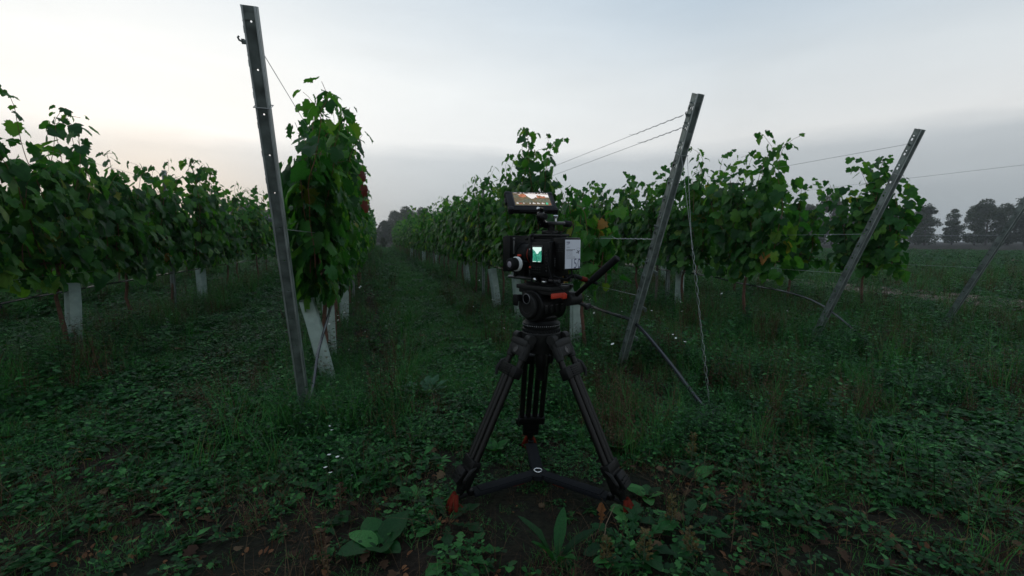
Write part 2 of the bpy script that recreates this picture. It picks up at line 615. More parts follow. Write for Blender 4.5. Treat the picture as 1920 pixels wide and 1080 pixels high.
def grow_vine(rnd, height=2.0, half=0.5, lat=0.15, nshoots=11, filler=70, low=0.62, leaf=0.11, step=0.062):
    """Shoots and leaf placements of one vine; the row runs along local Y, the root is the origin."""
    shoots, leaves = [], []
    for k in range(nshoots):
        y0 = -half + 2 * half * (k + rnd.uniform(0.1, 0.9)) / nshoots
        p = Vector((rnd.gauss(0, 0.03), y0 * 0.75, 0.74 + rnd.gauss(0, 0.04)))
        top = height * rnd.choice((0.68, 0.78, 0.86, 0.93, 1.0, 1.07)) * rnd.uniform(0.95, 1.04) - 0.04
        d = Vector((rnd.gauss(0, 0.16), (y0 * 0.25) + rnd.gauss(0, 0.14), 1)).normalized()
        pts = [p.copy()]
        maxn = int((top - 0.74) / step * 1.25)
        over = 0
        for i in range(maxn):
            d = (d + Vector((rnd.gauss(0, 0.10) - p.x * 0.35, rnd.gauss(0, 0.10), 0.06))).normalized()
            if p.z > top - 0.12 or over:
                over += 1
                d = (d + Vector((rnd.gauss(0.0, 0.18), rnd.gauss(0, 0.2), -0.35))).normalized()
                if over > 4: break
            p = p + d * step
            pts.append(p.copy())
        shoots.append(pts)
        n = len(pts)
        side = rnd.uniform(0, 6.28)
        for i, q in enumerate(pts):
            if i == 0: continue
            t = i / n
            side += math.pi * 0.94 + rnd.gauss(0, 0.5)
            o = Vector((math.cos(side), math.sin(side) * 0.8, rnd.uniform(-0.1, 0.5)))
            # leaves face out of the hedge
            if abs(o.x) < 0.35: o.x = math.copysign(0.5, o.x or 1)
            o.normalize()
            pet = 0.03 + 0.06 * rnd.random() * (1.1 - t)
            base = q + o * pet
            size = leaf * rnd.choice((0.62, 0.85, 1.0, 1.1, 1.22)) * rnd.uniform(.9, 1.1) * (1 - 0.42 * t ** 4)
            tip = Vector((o.x * 0.7, o.y * 0.7, -rnd.uniform(0.1, 1.3))) + Vector((rnd.gauss(0, .25), rnd.gauss(0, .35), 0))
            nor = Vector((o.x * 0.8 + rnd.gauss(0, .25), o.y * 0.5 + rnd.gauss(0, .35), rnd.uniform(0.25, 0.9)))
            leaves.append((frame(tip, nor, base, size), rnd.randrange(64), t, q.z, base, q))
    for k in range(filler):
        z = low + (height * 0.84 - low) * rnd.random()
        wz = lat * (0.75 + 0.45 * math.sin(min(1, max(0, (z - low) / (height - low))) * math.pi))
        s = rnd.choice((-1, 1))
        p = Vector((s * wz * rnd.uniform(0.2, 1.1), rnd.uniform(-half, half) * 1.02, z))
        o = Vector((s, rnd.gauss(0, 0.4), 0.2)).normalized()
        tip = Vector((o.x * 0.5, o.y + rnd.gauss(0, .3), -rnd.uniform(0.3, 1.4)))
        nor = Vector((o.x, rnd.gauss(0, .4), rnd.uniform(0.1, 0.8)))
        leaves.append((frame(tip, nor, p, leaf * rnd.uniform(0.6, 1.2)), rnd.randrange(64), 0.3, z, p, p - o * 0.06))
    return shoots, leaves


def trunk_mesh(rnd, n=8):
    pts, rs = [], []
    x = y = 0.0
    for i in range(7):
        z = -0.03 + 0.8 * i / 6
        pts.append((x, y, z))
        rs.append(0.02 - 0.008 * i / 6 + rnd.uniform(-0.002, 0.002))
        x += rnd.gauss(0, 0.012); y += rnd.gauss(0, 0.016)
    b = MB().tube(pts, rs, n)
    for s in (-1, 1):                                     # the two arms along the wire
        b.tube([pts[-1], (x, y + s * 0.12, 0.80), (x, s * 0.42, 0.76 + rnd.gauss(0, .02))], [0.012, 0.010, 0.006], 6)
    return b.mesh('trunk', BARK)


ORD = 'first second third fourth fifth sixth seventh eighth ninth tenth eleventh twelfth thirteenth fourteenth fifteenth sixteenth'.split()
ROWTXT = {4: 'the row right of the grass path', 3: 'the row left of the grass path', 5: 'the second row right of the grass path', 6: 'the third row right of the path',
          2: 'the second row left of the path', 1: 'the third row left of the path', 0: 'the fourth row left of the path'}

RND = random.Random(11)
TRUNKS = [trunk_mesh(RND) for _ in range(6)]
# far and middle vines: ready-made crowns
MID, FAR = [], []
for k in range(7):
    r_ = random.Random(100 + k)
    sh, lv = grow_vine(r_, RND.uniform(1.72, 2.2), nshoots=14, filler=200, leaf=0.115, half=0.46)
    MID.append((sh, join_leaves('foliage', [l[0] for l in lv], [l[1] for l in lv], LEAF_LO, GREEN)))
for k in range(6):
    r_ = random.Random(200 + k)
    sh, lv = grow_vine(r_, RND.uniform(1.9, 2.2), half=0.56, nshoots=13, filler=240, leaf=0.145, step=0.10)
    FAR.append(join_leaves('foliage', [l[0] for l in lv], [l[1] for l in lv], LEAF_LO, GREEN))


def cane_mesh(pts):
    n = len(pts)
    return MB().tube(pts, [0.0045 - 0.003 * i / n for i in range(n)], 5).mesh('cane', CANE)


MIDCANES = []
for sh, _ in MID:
    b = MB()
    for pts in sh: b.tube(pts, [0.005 - 0.0035 * i / len(pts) for i in range(len(pts))], 4)
    MIDCANES.append(b.mesh('cane', CANE))

nvines = 0


def near_vine(seed, x, y, label, height, cap=170, group=None, **kw):
    rnd = random.Random(seed)
    sh, lv = grow_vine(rnd, height, **kw)
    t = thing('grape_vine', label, 'grape vine', (x, y, gz(x, y)), 0, group)
    link('trunk', TRUNKS[seed % len(TRUNKS)], t)
    for pts in sh: link('cane', cane_mesh(pts), t)
    # the leaves nearest to the camera's side are parts of their own
    vx = -1 if x > 0 else 1
    order = sorted(range(len(lv)), key=lambda i: -(lv[i][4].x * vx * 1.2 - lv[i][4].y * 0.35 + lv[i][3] * 0.12))
    for i in order[:cap]:
        M, k, tt, z, base, q = lv[i]
        u = rnd.random()
        me = LEAF_MESH[k % 8]
        if u < (0.012 if x > 0 else 0.002) and z < 1.3: me = LEAF_YEL[k % 2]
        link('leaf', me, t, M)
    rest = order[cap:]
    if rest:
        f = link('foliage', join_leaves('foliage', [lv[i][0] for i in rest], [lv[i][1] for i in rest], LEAF_LO, GREEN), t)
        f['kind'] = 'stuff'
    return t


def mid_vine(k, x, y, label, group, s=1.0):
    t = thing('grape_vine', label, 'grape vine', (x, y, gz(x, y)), math.pi if k % 2 else 0.0, group)
    t.scale = (RND.uniform(0.9, 1.1), 1.0, s)
    link('trunk', TRUNKS[k % 6], t)
    link('cane', MIDCANES[k % 7], t)
    f = link('foliage', MID[k % 7][1], t)
    f['kind'] = 'stuff'
    return t


def far_vine(k, x, y, label, group, s=1.0):
    t = thing('grape_vine', label, 'grape vine', (x, y, gz(x, y)), math.pi if k % 2 else 0.0, group)
    t.scale = (1.0, 1.0, s)
    link('trunk', TRUNKS[k % 6], t)
    f = link('foliage', FAR[k % 6], t)
    f['kind'] = 'stuff'
    return t


def guard_mesh(w, h):
    """an open square tube with rounded corners and real wall thickness"""
    b = MB()
    prof = []
    for cx, cy, a0 in ((1, 1, 0), (-1, 1, 90), (-1, -1, 180), (1, -1, 270)):
        for a in (0, 45, 90):
            prof.append((cx * (w / 2 - 0.018) + 0.018 * math.cos(R(a0 + a)), cy * (w / 2 - 0.018) + 0.018 * math.sin(R(a0 + a))))
    n = len(prof)
    v = []
    zs = [-0.03, h * 0.33, h * 0.66, h]
    wob = [(random.Random(i).gauss(0, 0.002), random.Random(i + 9).gauss(0, 0.002)) for i in range(4)]
    for (z, (ox, oy)) in zip(zs, wob):
        v += [(x + ox, y + oy, z) for x, y in prof]
    v += [(x * 0.93, y * 0.93, h) for x, y in prof]
    v += [(x * 0.93, y * 0.93, h * 0.3) for x, y in prof]
    f = []
    for j in range(5):
        for i in range(n):
            f.append((j * n + i, j * n + (i + 1) % n, (j + 1) * n + (i + 1) % n, (j + 1) * n + i))
    b.add(v, f)
    return b.mesh('guard_tube', TUBEP)


GUARDS = [guard_mesh(0.095, 0.6), guard_mesh(0.105, 0.58)]


def guard(x, y, label, lean=(0, 0), k=0, rz=0.0, group='pale guard tubes round the young vines'):
    o = link('vine_guard', GUARDS[k])
    o.location = (x, y, gz(x, y))
    o.rotation_euler = (lean[0], lean[1], rz)
    return tag(o, label, 'vine guard', group)


# row right of the path
RX = ROWS[4]
near_right = [  # y, height, kwargs
    (3.66, 1.32, dict(nshoots=9, half=0.36, filler=80, leaf=.112)),
    (4.45, 1.55, dict(nshoots=11, half=0.42, filler=120, leaf=.112)),
    (5.28, 2.16, dict(nshoots=19, half=0.66, lat=0.2, filler=200, leaf=.118)),
    (6.45, 1.86, dict(nshoots=12, half=0.44, filler=150, leaf=.112)),
    (7.45, 2.04, dict(nshoots=13, half=.44, filler=180, leaf=.115)),
    (8.5, 2.02, dict(nshoots=13, half=.44, filler=180, leaf=.115)),
]
for i, (y, h, kw) in enumerate(near_right):
    near_vine(300 + i, RX, y, f'{ORD[i]} grape vine from the leaning steel post in {ROWTXT[4]}', h, 240, 'grape vines in the rows', **kw)
y = 9.6
i = 6
while y < 52:
    if y < 22:
        lab = f'{ORD[i]} grape vine from the leaning steel post in {ROWTXT[4]}' if i < 16 else 'grape vine in the hazy middle of the row right of the path'
        mid_vine(i, RX + RND.gauss(0, .03), y, lab, 'grape vines in the rows', RND.uniform(0.88, 1.1))
    else:
        far_vine(i, RX + RND.gauss(0, .04), y, 'small distant grape vine far down the row right of the path', 'grape vines in the rows', RND.uniform(0.95, 1.15))
    y += 1.08 if y < 22 else 1.18
    i += 1
# row left of the path
LX = ROWS[3]
near_left = [(3.72, 1.86), (4.4, 2.08), (5.3, 2.0), (6.2, 2.05), (7.2, 2.05), (8.2, 2.05)]
for i, (y, h) in enumerate(near_left):
    near_vine(400 + i, LX, y, f'{ORD[i]} tall grape vine from the near end of {ROWTXT[3]}', h, 260 if i < 2 else 150, 'grape vines in the rows',
              nshoots=18, lat=0.15, half=0.48, filler=300, low=0.6, leaf=0.12)
y = 9.3
i = 6
while y < 50:
    if y < 20:
        lab = f'{ORD[i]} grape vine from the near end of {ROWTXT[3]}' if i < 16 else 'grape vine half hidden down the row left of the path'
        mid_vine(i + 3, LX + RND.gauss(0, .03), y, lab, 'grape vines in the rows', RND.uniform(0.95, 1.08))
    else:
        far_vine(i + 2, LX + RND.gauss(0, .04), y, 'small distant grape vine far down the row left of the path', 'grape vines in the rows', RND.uniform(0.95, 1.1))
    y += 1.08 if y < 20 else 1.18
    i += 1
# the other rows
for ri, x0, nn, ymax, y0 in ((5, ROWS[5], 4, 34, 4.1), (6, ROWS[6], 0, 26, 4.4), (2, ROWS[2], 4, 34, 3.7), (1, ROWS[1], 0, 16, 3.9), (0, ROWS[0], 0, 12, 4.0)):
    y, i = y0, 0
    while y < ymax:
        h = RND.uniform(1.85, 2.12)
        lab = f'{ORD[i]} grape vine from the near end of {ROWTXT[ri]}' if i < 9 else f'grape vine standing further down {ROWTXT[ri]}'
        if i < nn:
            near_vine(500 + ri * 20 + i, x0, y, lab, h, 110, 'grape vines in the rows', nshoots=15, filler=260, leaf=.115)
        elif y < 16:
            mid_vine(i + ri, x0 + RND.gauss(0, .03), y, lab, 'grape vines in the rows', RND.uniform(0.93, 1.05))
        else:
            far_vine(i + ri, x0 + RND.gauss(0, .03), y, lab, 'grape vines in the rows', RND.uniform(0.93, 1.05))
        y += 1.1 if y < 16 else 1.2
        i += 1

# red leaves hanging at the edge of the left row: a dead shoot of its own
t = thing('dead_shoot', 'hanging dead vine shoot with three red brown leaves at the edge of the left row', 'vine shoot', at(679, 318, 4.0))
b = MB().tube([(0, 0, 0.06), (0.004, 0, -0.05), (0.0, 0, -0.2), (0.006, 0, -0.36)], 0.003, 5).build('cane', CANE, t)
for k, (dx, dz, s) in enumerate(((0.004, -0.03, 0.085), (0.012, -0.15, 0.10), (0.016, -0.29, 0.10))):
    M = frame(Vector((0.12, -0.1, -1)), Vector((0.75, -0.6, 0.1)), Vector((dx, -0.02, dz)), s)
    link('leaf', LEAF_RED[k % 2], t, M)

# guard tubes
for i, (x, y, lean, k, lab) in enumerate([
        (1.785, 3.87, (0, 0), 0, 'pale guard tube half hidden behind the tripod head on its right'),
        (1.685, 5.33, (0.02, -0.10), 0, 'pale leaning guard tube close to the left of the tripod head'),
        (1.685, 6.42, (0.0, -0.15), 1, 'pale leaning guard tube beside the upright steel line post'),
        (1.90, 9.75, (0.02, -0.17), 1, 'pale guard tube further back left of the line post'),
        (1.86, 15.4, (0, 0), 1, 'small pale guard tube, right one of the distant pair by the path'),
        (1.73, 18.0, (0, 0), 1, 'small pale guard tube, left one of the distant pair by the path'),
        (1.75, 25.0, (0, 0), 1, 'tiny pale guard tube furthest down the row right of the path')]):
    guard(x, y, lab, lean, k, rz=0.1 * i)
for i, (x, y, lean, k, lab) in enumerate([
        (LX + 0.04, 3.47, (0.08, -0.19), 0, 'pale leaning guard tube nearest the camera in the left row'),
        (LX + 0.0, 4.1, (0, -0.02), 0, 'pale guard tube behind the nearest one in the left row'),
        (LX, 5.75, (0, 0.02), 0, 'pale guard tube third from the near end of the left row'),
        (ROWS[5], 5.3, (0, 0), 0, 'speckled pale guard tube right of the leaning steel post'),
        (ROWS[5], 8.4, (0, 0), 1, 'pale guard tube among weeds behind the pan handle'),
        (ROWS[6], 8.8, (0, 0), 1, 'pale guard tube in the third row right of the path'),
        (ROWS[2], 4.9, (0, 0.05), 0, 'pale guard tube in the second row left of the path'),
        (ROWS[2], 8.0, (0, 0), 1, 'second pale guard tube in the second row left of the path')]):
    guard(x, y, lab, lean, k, rz=0.15 * i)


# ------------------------------------------------------------------ posts, wires, hoses
def holed_strip(width, length, holes):
    """a strip in the plane (u, z) with round holes: list of (u, z, r)"""
    bm = bmesh.new()
    holes = sorted(holes, key=lambda h: h[1])
    zc = 0.0
    def quad(z0, z1):
        if z1 - z0 > 1e-5:
            bm.faces.new([bm.verts.new(p) for p in ((0, 0, z0), (width, 0, z0), (width, 0, z1), (0, 0, z1))])
    for u, z, r in holes:
        h = r * 1.25
        quad(zc, z - h)
        zc = z + h
        angs = [2 * math.pi * k / 12 for k in range(12)]
        for cx in (0, width):
            for cz in (z - h, z + h):
                angs.append(math.atan2(cz - z, cx - u) % (2 * math.pi))
        angs.sort()
        inner, outer = [], []
        for a in angs:
            ca, sa = math.cos(a), math.sin(a)
            tt = min([((width - u) / ca if ca > 1e-9 else -u / ca if ca < -1e-9 else 1e9), (h / abs(sa) if abs(sa) > 1e-9 else 1e9)])
            inner.append(bm.verts.new((u + r * ca, 0, z + r * sa)))
            outer.append(bm.verts.new((u + tt * ca, 0, z + tt * sa)))
        for k in range(len(angs)):
            j = (k + 1) % len(angs)
            bm.faces.new((inner[k], outer[k], outer[j], inner[j]))
    quad(zc, length)
    bmesh.ops.remove_doubles(bm, verts=bm.verts, dist=1e-5)
    bmesh.ops.solidify(bm, geom=list(bm.faces), thickness=0.0025)
    bm.verts.index_update()
    v = [v.co.copy() for v in bm.verts]
    f = [[q.index for q in p.verts] for p in bm.faces]
    bm.free()
    return v, f


def profile_mesh(length, web=0.05, fl=0.040, holes=True):
    """open C profile: web faces -Y, flanges run back along +Y; the left one carries pairs of holes"""
    b = MB()
    hs = []
    if holes:
        z = 0.25
        while z < length - 0.03:
            hs += [(0.020, z, 0.0098), (0.020, z + 0.027, 0.0055)]
            z += 0.112
    v, f = holed_strip(fl, length, hs)
    b.add(v, f, Matrix.Translation((-web / 2, 0.003, 0)) @ Matrix.Rotation(R(90), 4, 'Z'))
    v, f = holed_strip(fl, length, [])
    b.add(v, f, Matrix.Translation((web / 2, 0.003, 0)) @ Matrix.Rotation(R(90), 4, 'Z'))
    sl = []
    if holes:
        z = length - 0.05
        while z > 0.3:
            sl.append((web * 0.55, z, 0.0035))
            z -= 0.16
    v, f = holed_strip(web, length, sl)
    b.add(v, f, Matrix.Translation((-web / 2, 0, 0)))
    b.cur = 1
    b.box((-web / 2 + 0.004, -0.004, length / 2), (0.007, 0.006, length), 0.002)     # rolled edge
    b.box((web / 2 - 0.004, -0.004, length / 2), (0.007, 0.006, length), 0.002)
    b.cur = 0
    for s in (-1, 1):
        b.box((s * (web / 2 - 0.007), fl + 0.001, length / 2), (0.014, 0.0025, length))
    return b.mesh('profile', [GALV, ZINC], angle=0.4)


ENDPROF = profile_mesh(2.12)
LINEPROF = profile_mesh(1.95, 0.045, 0.03)


def hook_mesh():
    b = MB()
    b.tube([(0, 0, 0), (-0.014, -0.003, 0.0), (-0.024, -0.004, 0.005), (-0.027, -0.004, 0.013), (-0.022, -0.003, 0.018)], 0.0035, 6)
    b.cyl((-0.012, 0, -0.008), (-0.012, 0, 0.010), 0.006, n=8)
    b.box((-0.006, 0, 0), (0.014, 0.014, 0.016), 0.003)
    return b.mesh('wire_hook', GALV)


HOOK = hook_mesh()


def end_post(x, y, label, lean=R(22.5), group='leaning steel end posts', kind_full=True):
    t = thing('end_post', label, 'end post', (x, y, -0.12), 0, group)
    t.rotation_euler = (lean, 0, 0)
    link('profile', ENDPROF, t)
    for z in (2.0, 1.30) if kind_full else (2.0,):
        link('wire_hook', HOOK, t, Matrix.Translation((-0.026, 0.02, z)))
    # tie wire that holds the stay
    b = MB()
    b.tube([(-0.03, -0.010, 1.775), (0.03, -0.010, 1.775), (0.032, 0.046, 1.78), (-0.03, 0.046, 1.78), (-0.03, -0.010, 1.775)], 0.002, 5)
    b.build('wire_collar', WIRE, t)
    return t


post_r = end_post(1.80, 3.08, 'tall leaning galvanised steel post with punched holes right of the tripod')
post_r.rotation_euler = (R(23), 0, R(0))
# folded wire clips on the back of that post
for z, s in ((0.98, 0.0), (0.68, 0.0), (0.42, 0.0)):
    b = MB()
    b.box((0.05, 0.022, z - 0.010), (0.05, 0.012, 0.02), 0.004, Matrix.Rotation(R(28), 3, 'Y'))
    b.box((0.075, 0.022, z - 0.03), (0.02, 0.010, 0.035), 0.004, Matrix.Rotation(R(-15), 3, 'Y'))
    b.build('clip', GALV, post_r)
end_post(LX, 2.72, 'leaning steel end post at the near end of the row left of the path')
end_post(ROWS[5], 3.3, 'leaning steel end post of the second row right of the path')
end_post(ROWS[6], 3.5, 'leaning steel end post of the third row right of the path')
end_post(ROWS[2], 2.9, 'leaning steel end post of the second row left of the path')
end_post(ROWS[1], 3.1, 'leaning steel end post of the third row left of the path')


def line_post(x, y, label, h=1.9):
    o = link('line_post', LINEPROF)
    o.location = (x, y, -0.08)
    o.scale = (1, 1, h / 1.87)
    return tag(o, label, 'line post', 'upright steel posts in the vine rows')


line_post(RX - .05, 7.6, 'upright grey steel line post standing among vines left of the monitor', 1.93)
line_post(RX, 15.3, 'dark slim line post beside the distant pair of guard tubes', 1.9)
line_post(RX, 23.0, 'distant line post far down the row right of the path', 1.9)
line_post(LX, 8.0, 'line post standing in the row left of the path', 1.9)
line_post(LX, 16.0, 'second line post in the row left of the path', 1.9)
line_post(ROWS[5], 5.55, 'pale upright line post behind the speckled guard tube', 1.5)
line_post(ROWS[5], 12.0, 'distant line post in the second row right of the path', 1.9)
line_post(ROWS[2], 7.0, 'line post in the second row left of the path', 1.9)
o = link('stake', MB().tube([(0, 0, -0.1), (0.004, 0, 0.6), (-0.003, 0.002, 1.45)], [0.02, 0.019, 0.017], 8).mesh('stake', WOODPOST))
o.location = (ROWS[5] - 0.08, 5.72, 0)
tag(o, 'thin weathered wooden stake beside the pale line post', 'stake')


def wire(pts, label, r=0.0016, m=WIRE, name='trellis_wire', cat='wire', group='trellis wires', twist=0.0):
    pts = [Vector(p) for p in pts]
    q = []
    for a, c in zip(pts[:-1], pts[1:]):
        n = max(2, int((c - a).length / 0.8))
        for k in range(n):
            p = a.lerp(c, k / n)
            q.append(p)
    q.append(pts[-1])
    b = MB().tube(q, r, 5)
    if twist:                                              # the free end wound back round the wire
        a, d = pts[0], (pts[1] - pts[0]).normalized()
        s1 = d.orthogonal().normalized(); s2 = d.cross(s1)
        w = []
        for k in range(60):
            w.append(a + d * (0.01 + k * twist / 60) + (s1 * math.cos(k * 0.75) + s2 * math.sin(k * 0.75)) * 0.0042)
        w.append(w[-1] + d * 0.05 + Vector((0, 0, 0.012)))
        b.tube(w, r * 0.9, 4)
    return tag(b.build(name, m), label, cat, group)


def on_post(post, z, dx=-0.03, dy=0.02):
    return post.matrix_basis @ Vector((dx, dy, z))


bpy.context.view_layer.update()
pm = post_r
P0 = on_post(pm, 2.0, -0.06); P1 = on_post(pm, 1.945, -0.028, 0.0); P2 = on_post(pm, 1.215, -0.03); P3 = on_post(pm, 0.78)
wire([P0, (1.74, 7.7, 1.77), (1.77, 23, 1.8), (1.8, 50, 1.8)], 'upper one of two twisted top wires running from the leaning post over the vines', twist=0.55)
wire([P1, (1.86, 7.7, 1.70), (1.83, 23, 1.72), (1.8, 50, 1.7)], 'lower one of two twisted top wires running from the leaning post over the vines', twist=0.5)
wire([P2, (1.74, 7.7, 1.06), (1.77, 23, 1.05), (1.8, 50, 1.05)], 'middle trellis wire from the leaning post behind the camera battery', r=0.0019, twist=0.5)
wire([P3, (1.78, 7.7, 0.66), (1.78, 23, 0.66), (1.8, 50, 0.66)], 'low trellis wire from the leaning post behind the pan handle', r=0.0014)
wire([(LX, 1.95, 1.75), (LX - .02, 8, 1.75), (LX, 16, 1.75), (LX, 46, 1.75)], 'top trellis wire of the row left of the path')
wire([(LX, 2.32, 1.05), (LX + .03, 8, 1.05), (LX, 16, 1.05), (LX, 46, 1.05)], 'middle trellis wire of the row left of the path')
for ri, tx in ((5, 'second row right'), (6, 'third row right'), (2, 'second row left')):
    x = ROWS[ri]
    y0 = {5: 3.3, 6: 3.5, 2: 2.9}[ri]
    for z, nm in ((1.75, 'top'), (1.05, 'middle'), (0.70, 'low')):
        wire([(x, y0 - (z + .12) * 0.414 + .02, z), (x, 7, z), (x, 30, z)], f'{nm} trellis wire of the {tx} of the path')

# stays from the post heads down to the ground
def stay(post, x, y, label):
    a = on_post(post, 1.775, -0.02, -0.012)
    c = on_post(post, 1.775, 0.03, 0.0)
    g = Vector((x, y, -0.03))
    m = a.lerp(g, 0.33) + Vector((0.004, 0, 0))
    b = MB()
    b.tube([a, a.lerp(m, .5), m], 0.0012, 5)
    b.tube([c, c.lerp(m, .5), m], 0.0012, 5)
    w1, w2 = [], []
    d = (g - m)
    s1 = d.normalized().orthogonal().normalized(); s2 = d.normalized().cross(s1)
    for k in range(90):
        p = m + d * (k / 89)
        th = k * 0.55
        rr = 0.006 * abs(math.sin(k / 89 * math.pi * 2.2)) + 0.002
        w1.append(p + (s1 * math.cos(th) + s2 * math.sin(th)) * rr)
        w2.append(p - (s1 * math.cos(th) + s2 * math.sin(th)) * rr)
    b.tube(w1, 0.0012, 4)
    b.tube(w2, 0.0012, 4)
    return tag(b.build('guy_wire', WIRE), label, 'guy wire', 'guy wires holding the end posts')


stay(post_r, 1.83, 2.08, 'twisted guy wire hanging from the tall leaning post to the ground')

# drip hoses
def hose(pts, label, r=0.0085):
    pts = [Vector(p) for p in pts]
    q = []
    for i in range(len(pts) - 1):
        p0, p1, p2, p3 = pts[max(i - 1, 0)], pts[i], pts[i + 1], pts[min(i + 2, len(pts) - 1)]
        for k in range(8):
            t = k / 8
            q.append(0.5 * ((2 * p1) + (p2 - p0) * t + (2 * p0 - 5 * p1 + 4 * p2 - p3) * t * t + (3 * p1 - p0 - 3 * p2 + p3) * t ** 3))
    q.append(pts[-1])
    return tag(MB().tube(q, r, 8).build('drip_hose', HOSE), label, 'hose', 'black drip hoses')


hose([(1.8, 50, .58), (1.8, 23, .58), (1.8, 15.3, .575), (1.79, 11, .55), (1.80, 7.7, .575), (1.79, 6, .56), (1.79, 5.2, .52), (1.8, 4.4, .46), (1.8, 3.78, .42), (1.79, 3.2, .41), (1.81, 2.95, .40), (1.82, 2.78, .345), (1.82, 2.47, .197), (1.82, 2.18, .04), (1.80, 2.0, 0.0), (1.7, 1.8, -0.01)],
     'black drip hose sagging past the leaning steel post down to the ground', 0.0135)
hose([(-.42, 46, .58), (-.42, 16, .58), (-.42, 8, .58), (-.40, 5.6, .60), (-.375, 4.6, .63), (-.36, 3.9, .545), (-.36, 3.4, .44), (-.38, 3.0, .30), (-.40, 2.7, .1), (-.5, 2.4, 0)],
     'black drip hose slanting down past the guard tubes of the left row', 0.009)
hose([(ROWS[5], 30, .56), (ROWS[5], 12, .56), (ROWS[5] - .06, 5.6, .57), (ROWS[5], 4.2, .5), (ROWS[5], 3.3, .42), (ROWS[5], 2.7, .1), (ROWS[5], 2.4, 0)],
     'black drip hose along the second row right of the path', 0.009)
hose([(ROWS[2], 30, .56), (ROWS[2], 7, .56), (ROWS[2], 4, .5), (ROWS[2], 2.8, .35), (ROWS[2], 2.2, .02)], 'black drip hose along the second row left of the path', 0.009)
# ------------------------------------------------------------------ the tripod
CHAR = mat('charcoal_metal', (0.011, 0.011, 0.0105), 0.6, spec=.25, var=0.25, scale=60, bump=0.08)
CARBON = mat('carbon_tube', (0.0042, 0.0036, 0.0032), 0.4, spec=.28, var=0.35, scale=90)
BLACK = mat('black_paint', (0.0025, 0.0025, 0.0025), 0.5, spec=.2, var=0.3, scale=50, bump=0.05)
GLOSSB = mat('gloss_black', (0.003, 0.003, 0.004), 0.2, spec=.4)
RUBBER = mat('black_rubber', (0.005, 0.0053, 0.006), 0.75, spec=.25, var=0.2, scale=70, bump=0.15)
NYLON = mat('black_nylon', (0.006, 0.007, 0.009), 0.9, spec=.2, var=0.3, scale=150, bump=0.3)
ORANGE = mat('orange_rubber', (0.12, 0.012, 0.005), 0.75, spec=.15, var=0.25, scale=60)
REDP = mat('red_paint', (0.50, 0.035, 0.012), 0.5)
STEEL = mat('bright_steel', (0.62, 0.63, 0.65), 0.22, 1.0)
WHITEP = mat('white_plastic', (0.75, 0.76, 0.76), 0.45)
EMBLEM = mat('emblem_grey', (0.045, 0.042, 0.04), 0.5)
GREYMARK = mat('grey_print', (0.30, 0.30, 0.30), 0.6)

HUB = Vector((0.612, 1.645, 0))
tripod = thing('tripod', 'black three legged film tripod with orange feet standing on the grass', 'tripod', (HUB.x, HUB.y, 0))
feet = [Vector((0.252, 1.569, 0)) - HUB, Vector((0.836, 1.357, 0)) - HUB, Vector((0.674, 1.961, 0)) - HUB]
b = MB().lathe((0, 0, 0.555), (0, 0, 1), [(0, 0.03), (0.004, 0.055), (0.03, 0.062), (0.05, 0.075), (0.085, 0.078), (0.089, 0.074)], 36)
bowl = b.build('bowl', CHAR, tripod)
b = MB().lathe((0, 0, 0.44), (0, 0, 1), [(0, 0.012), (0.006, 0.018), (0.05, 0.018), (0.06, 0.024), (0.10, 0.026), (0.118, 0.02)], 16)
b.build('bowl_clamp', BLACK, tripod)


def basis(xa, za):
    z = za.normalized()
    x = (xa - z * xa.dot(z)).normalized()
    return Matrix((x, z.cross(x), z)).transposed()


